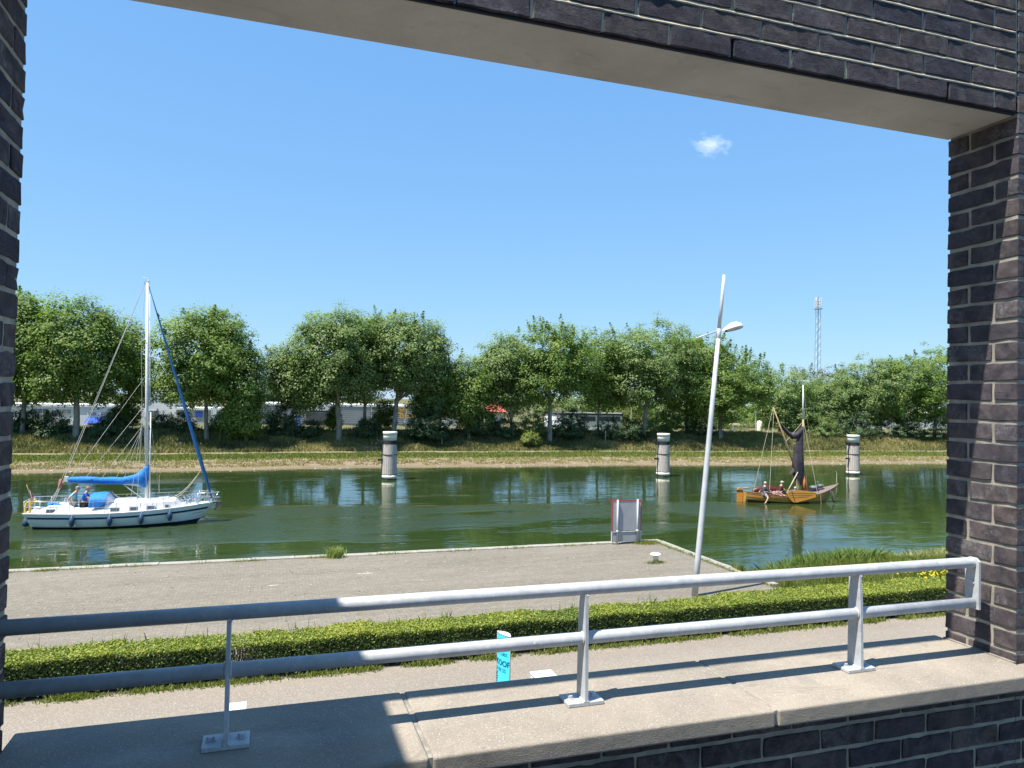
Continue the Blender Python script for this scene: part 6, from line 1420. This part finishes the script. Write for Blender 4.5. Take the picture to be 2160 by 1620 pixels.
win(b7, 108, 1226, 1256, 879, 888, CLADG, M_('dark_band_glass', (0.03, .035, .045), None, 1, .15), 1); win(b7, 108, 1261, 1308, 879, 888, CLADG, M_('dark_band_glass_b', (0.03, .035, .045), None, 1, .15), 2)
a = AY(1190, 871, 107.9); b = AY(1312, 873, 107.9); MB().box((a[0], 107.7, a[2] + .001), (b[0], 107.99, a[2] + .16)).build('roof_trim', ROOFW, b7)
b8 = building('long_white_building', 122, 1795, 2060, 868, CLADW, 'long white flat building behind the shrubs at the right', d=10)
win(b8, 122, 1945, 1985, 874, 884, n_=3)
b9 = building('white_house', 150, 1758, 1790, 852, CLADW, 'small white house glimpsed between trees right of the lattice mast', d=6, roofm=CLADG); win(b9, 150, 1764, 1784, 862, 868, n_=2)
for (px, lab) in ((977, 'dark corrugated fence post under the red roof'),): pass
# slim poles standing on the embankment
for (px, pt_, pb_, lab) in ((1221, 845, 905, 'thin pale lamp mast in front of the white cabin'), (1331, 850, 902, 'thin pale lamp mast right of the white cabin'), (1594, 868, 905, 'thin pale pole left of the round white tank'), (784, 845, 880, 'thin pale mast beside the tall lime-green bush'), (854, 884, 905, 'short white post right of the forked tree')):
    b = AY(px, pb_, 96); a = AY(px, pt_, 96); zz = fz(b[0], 96)
    p_ = thing('pole', (b[0], 96, zz), lab, 'pole'); MB().tube([(b[0], 96, zz - .2), (b[0], 96, a[2])], [.07, .05], 8).ell((b[0], 96, a[2]), (.09, .09, .05), 6, 4).build('shaft', GALV_POLE, p_)
for (px, lab) in ((1277, 'grey tree stake before the white cabin shrubs'), (1518, 'left grey tree stake by the lamp post'), (932, 'tree stake right of the broad dark shrub')):
    b = AY(px, 930, 83); zz = fz(b[0], 83); p_ = thing('tree_stake', (b[0], 83, zz), lab, 'stake'); MB().tube([(b[0], 83, zz - .2), (b[0], 83, zz + 1.7)], .045, 6).build('stake', GREYWOOD, p_)
tk = thing('white_tank', AY(1602, 905, 98)[:2] + (fz(AY(1602, 905, 98)[0], 98),), 'rounded white tank between two trees left of the sprit', 'tank'); x_, y_, z_ = tk.location
MB().lathe([(.35, z_), (.42, z_ + .2), (.42, z_ + 1.5), (.3, z_ + 1.8), (.05, z_ + 1.9)], (x_, y_, 0), 16).build('shell', CREAM, tk, True)
tb = thing('white_table', AY(1549, 905, 97)[:2] + (fz(AY(1549, 905, 97)[0], 97),), 'small white table-like stand left of the tall pole', 'table'); x_, y_, z_ = tb.location
MB().box((x_ - .75, y_ - .4, z_ + 1.0), (x_ + .75, y_ + .4, z_ + 1.25)).build('top', CREAM, tb); MB().box((x_ - .3, y_ - .3, z_), (x_ + .1, y_ + .3, z_ + 1.0)).build('leg', CREAM, tb)

# ================================================================== LATTICE MAST
r_ = ray(1724, 840); dd = 215.0; mb_x, mb_y = float(r_[0] / r_[1] * dd), dd
mz1 = float(ray(1724, 628)[2] / ray(1724, 628)[1] * dd); mz0 = -4.6; zl = float(ray(1724, 652)[2] / ray(1724, 652)[1] * dd)
lat = thing('lattice_mast', (mb_x, mb_y, mz0), 'tall slender lattice telecom mast with white antennas against the sky', 'telecom mast')
LM = M_('mast_steel', (0.30, 0.32, 0.36), None, 1, .5, .3); lt = MB()
def hw_(z): return .85 - .28 * (z - mz0) / (zl - mz0)
for sx, sy in ((-1, -1), (1, -1), (1, 1), (-1, 1)): lt.tube([(mb_x + sx * hw_(z) , mb_y + sy * hw_(z), z) for z in (mz0, (mz0 + zl) / 2, zl)], .075, 5)
z = mz0; s = 1
while z < zl - 1.4:
    z2 = z + 1.5; h0, h1 = hw_(z), hw_(z2)
    for (ax0, ay0, ax1, ay1) in ((-1, -1, 1, -1), (1, -1, 1, 1), (1, 1, -1, 1), (-1, 1, -1, -1)):
        p, q_ = (ax0, ay0), (ax1, ay1)
        if s < 0: p, q_ = q_, p
        lt.tube([(mb_x + p[0] * h0, mb_y + p[1] * h0, z), (mb_x + q_[0] * h1, mb_y + q_[1] * h1, z2)], .028, 3, False)
    z = z2; s = -s
lt.tube([(mb_x, mb_y, mz0), (mb_x, mb_y, zl)], .17, 5); lt.build('lattice', LM, lat)
MB().lathe([(1.5, zl), (1.5, zl + .12)], (mb_x, mb_y, 0), 12).tube([(mb_x, mb_y, zl), (mb_x, mb_y, mz1 + .4)], .12, 6).build('platform', LM, lat)
for k_, (dx, dy) in enumerate(((-1.05, -.6), (1.05, -.5), (-.1, .9), (-.75, .6), (.95, .55))):
    MB().rbox((mb_x + dx - (.26 if k_ < 1 else .17), mb_y + dy - .12, zl + .6), (mb_x + dx + (.26 if k_ < 1 else .17), mb_y + dy + .12, mz1), .05, 1).build('antenna', WHITE, lat)
for zz in (zl + .9, zl + 1.9, zl + 2.9):
    MB().lathe([(.33, -.12), (.38, .02), (.33, .12)], (mb_x + .18, mb_y - .55, zz), 12, 'y').build('dish', WHITE, lat)
for zz in (zl + .4, zl + 1.4, zl + 2.4): MB().box((mb_x - .55, mb_y - .5, zz), (mb_x - .25, mb_y - .2, zz + .5)).build('radio_unit', LM, lat)

# ================================================================== THE SMALL CLOUD
cm, nt, bs, out = newmat('cloud_vapour'); nt.nodes.remove(bs)
pv = nt.nodes.new('ShaderNodeVolumePrincipled'); pv.inputs['Color'].default_value = (1, 1, 1, 1); pv.inputs['Anisotropy'].default_value = 0.2
tc = nt.nodes.new('ShaderNodeTexCoord'); sep = nt.nodes.new('ShaderNodeVectorMath'); sep.operation = 'LENGTH'; nt.links.new(tc.outputs['Object'], sep.inputs[0])
n1 = noise(nt, tc.outputs['Object'], 2.1, 5, .62, .7)
fall = math_n(nt, 'SUBTRACT', 1.0, sep.outputs['Value'], True)
dn = math_n(nt, 'MULTIPLY', math_n(nt, 'SUBTRACT', math_n(nt, 'ADD', n1, math_n(nt, 'MULTIPLY', fall, .38)), .640, True), .14, False)
nt.links.new(dn, pv.inputs['Density']); nt.links.new(pv.outputs[0], out.inputs['Volume'])
cc = ray(1500, 306); cc = cc / np.linalg.norm(cc) * 1800
cl = MB().ell((0, 0, 0), (1, 1, 1), 16, 10).build('cloud', cm); cl.location = [float(q) for q in cc]; cl.scale = (62, 30, 36)
tag(cl, 'single small wispy white cloud in the blue sky, above the lamp', 'cloud')
for o in list(C.objects):
    if o.type == 'MESH' and o.name.startswith('cloud'): pass
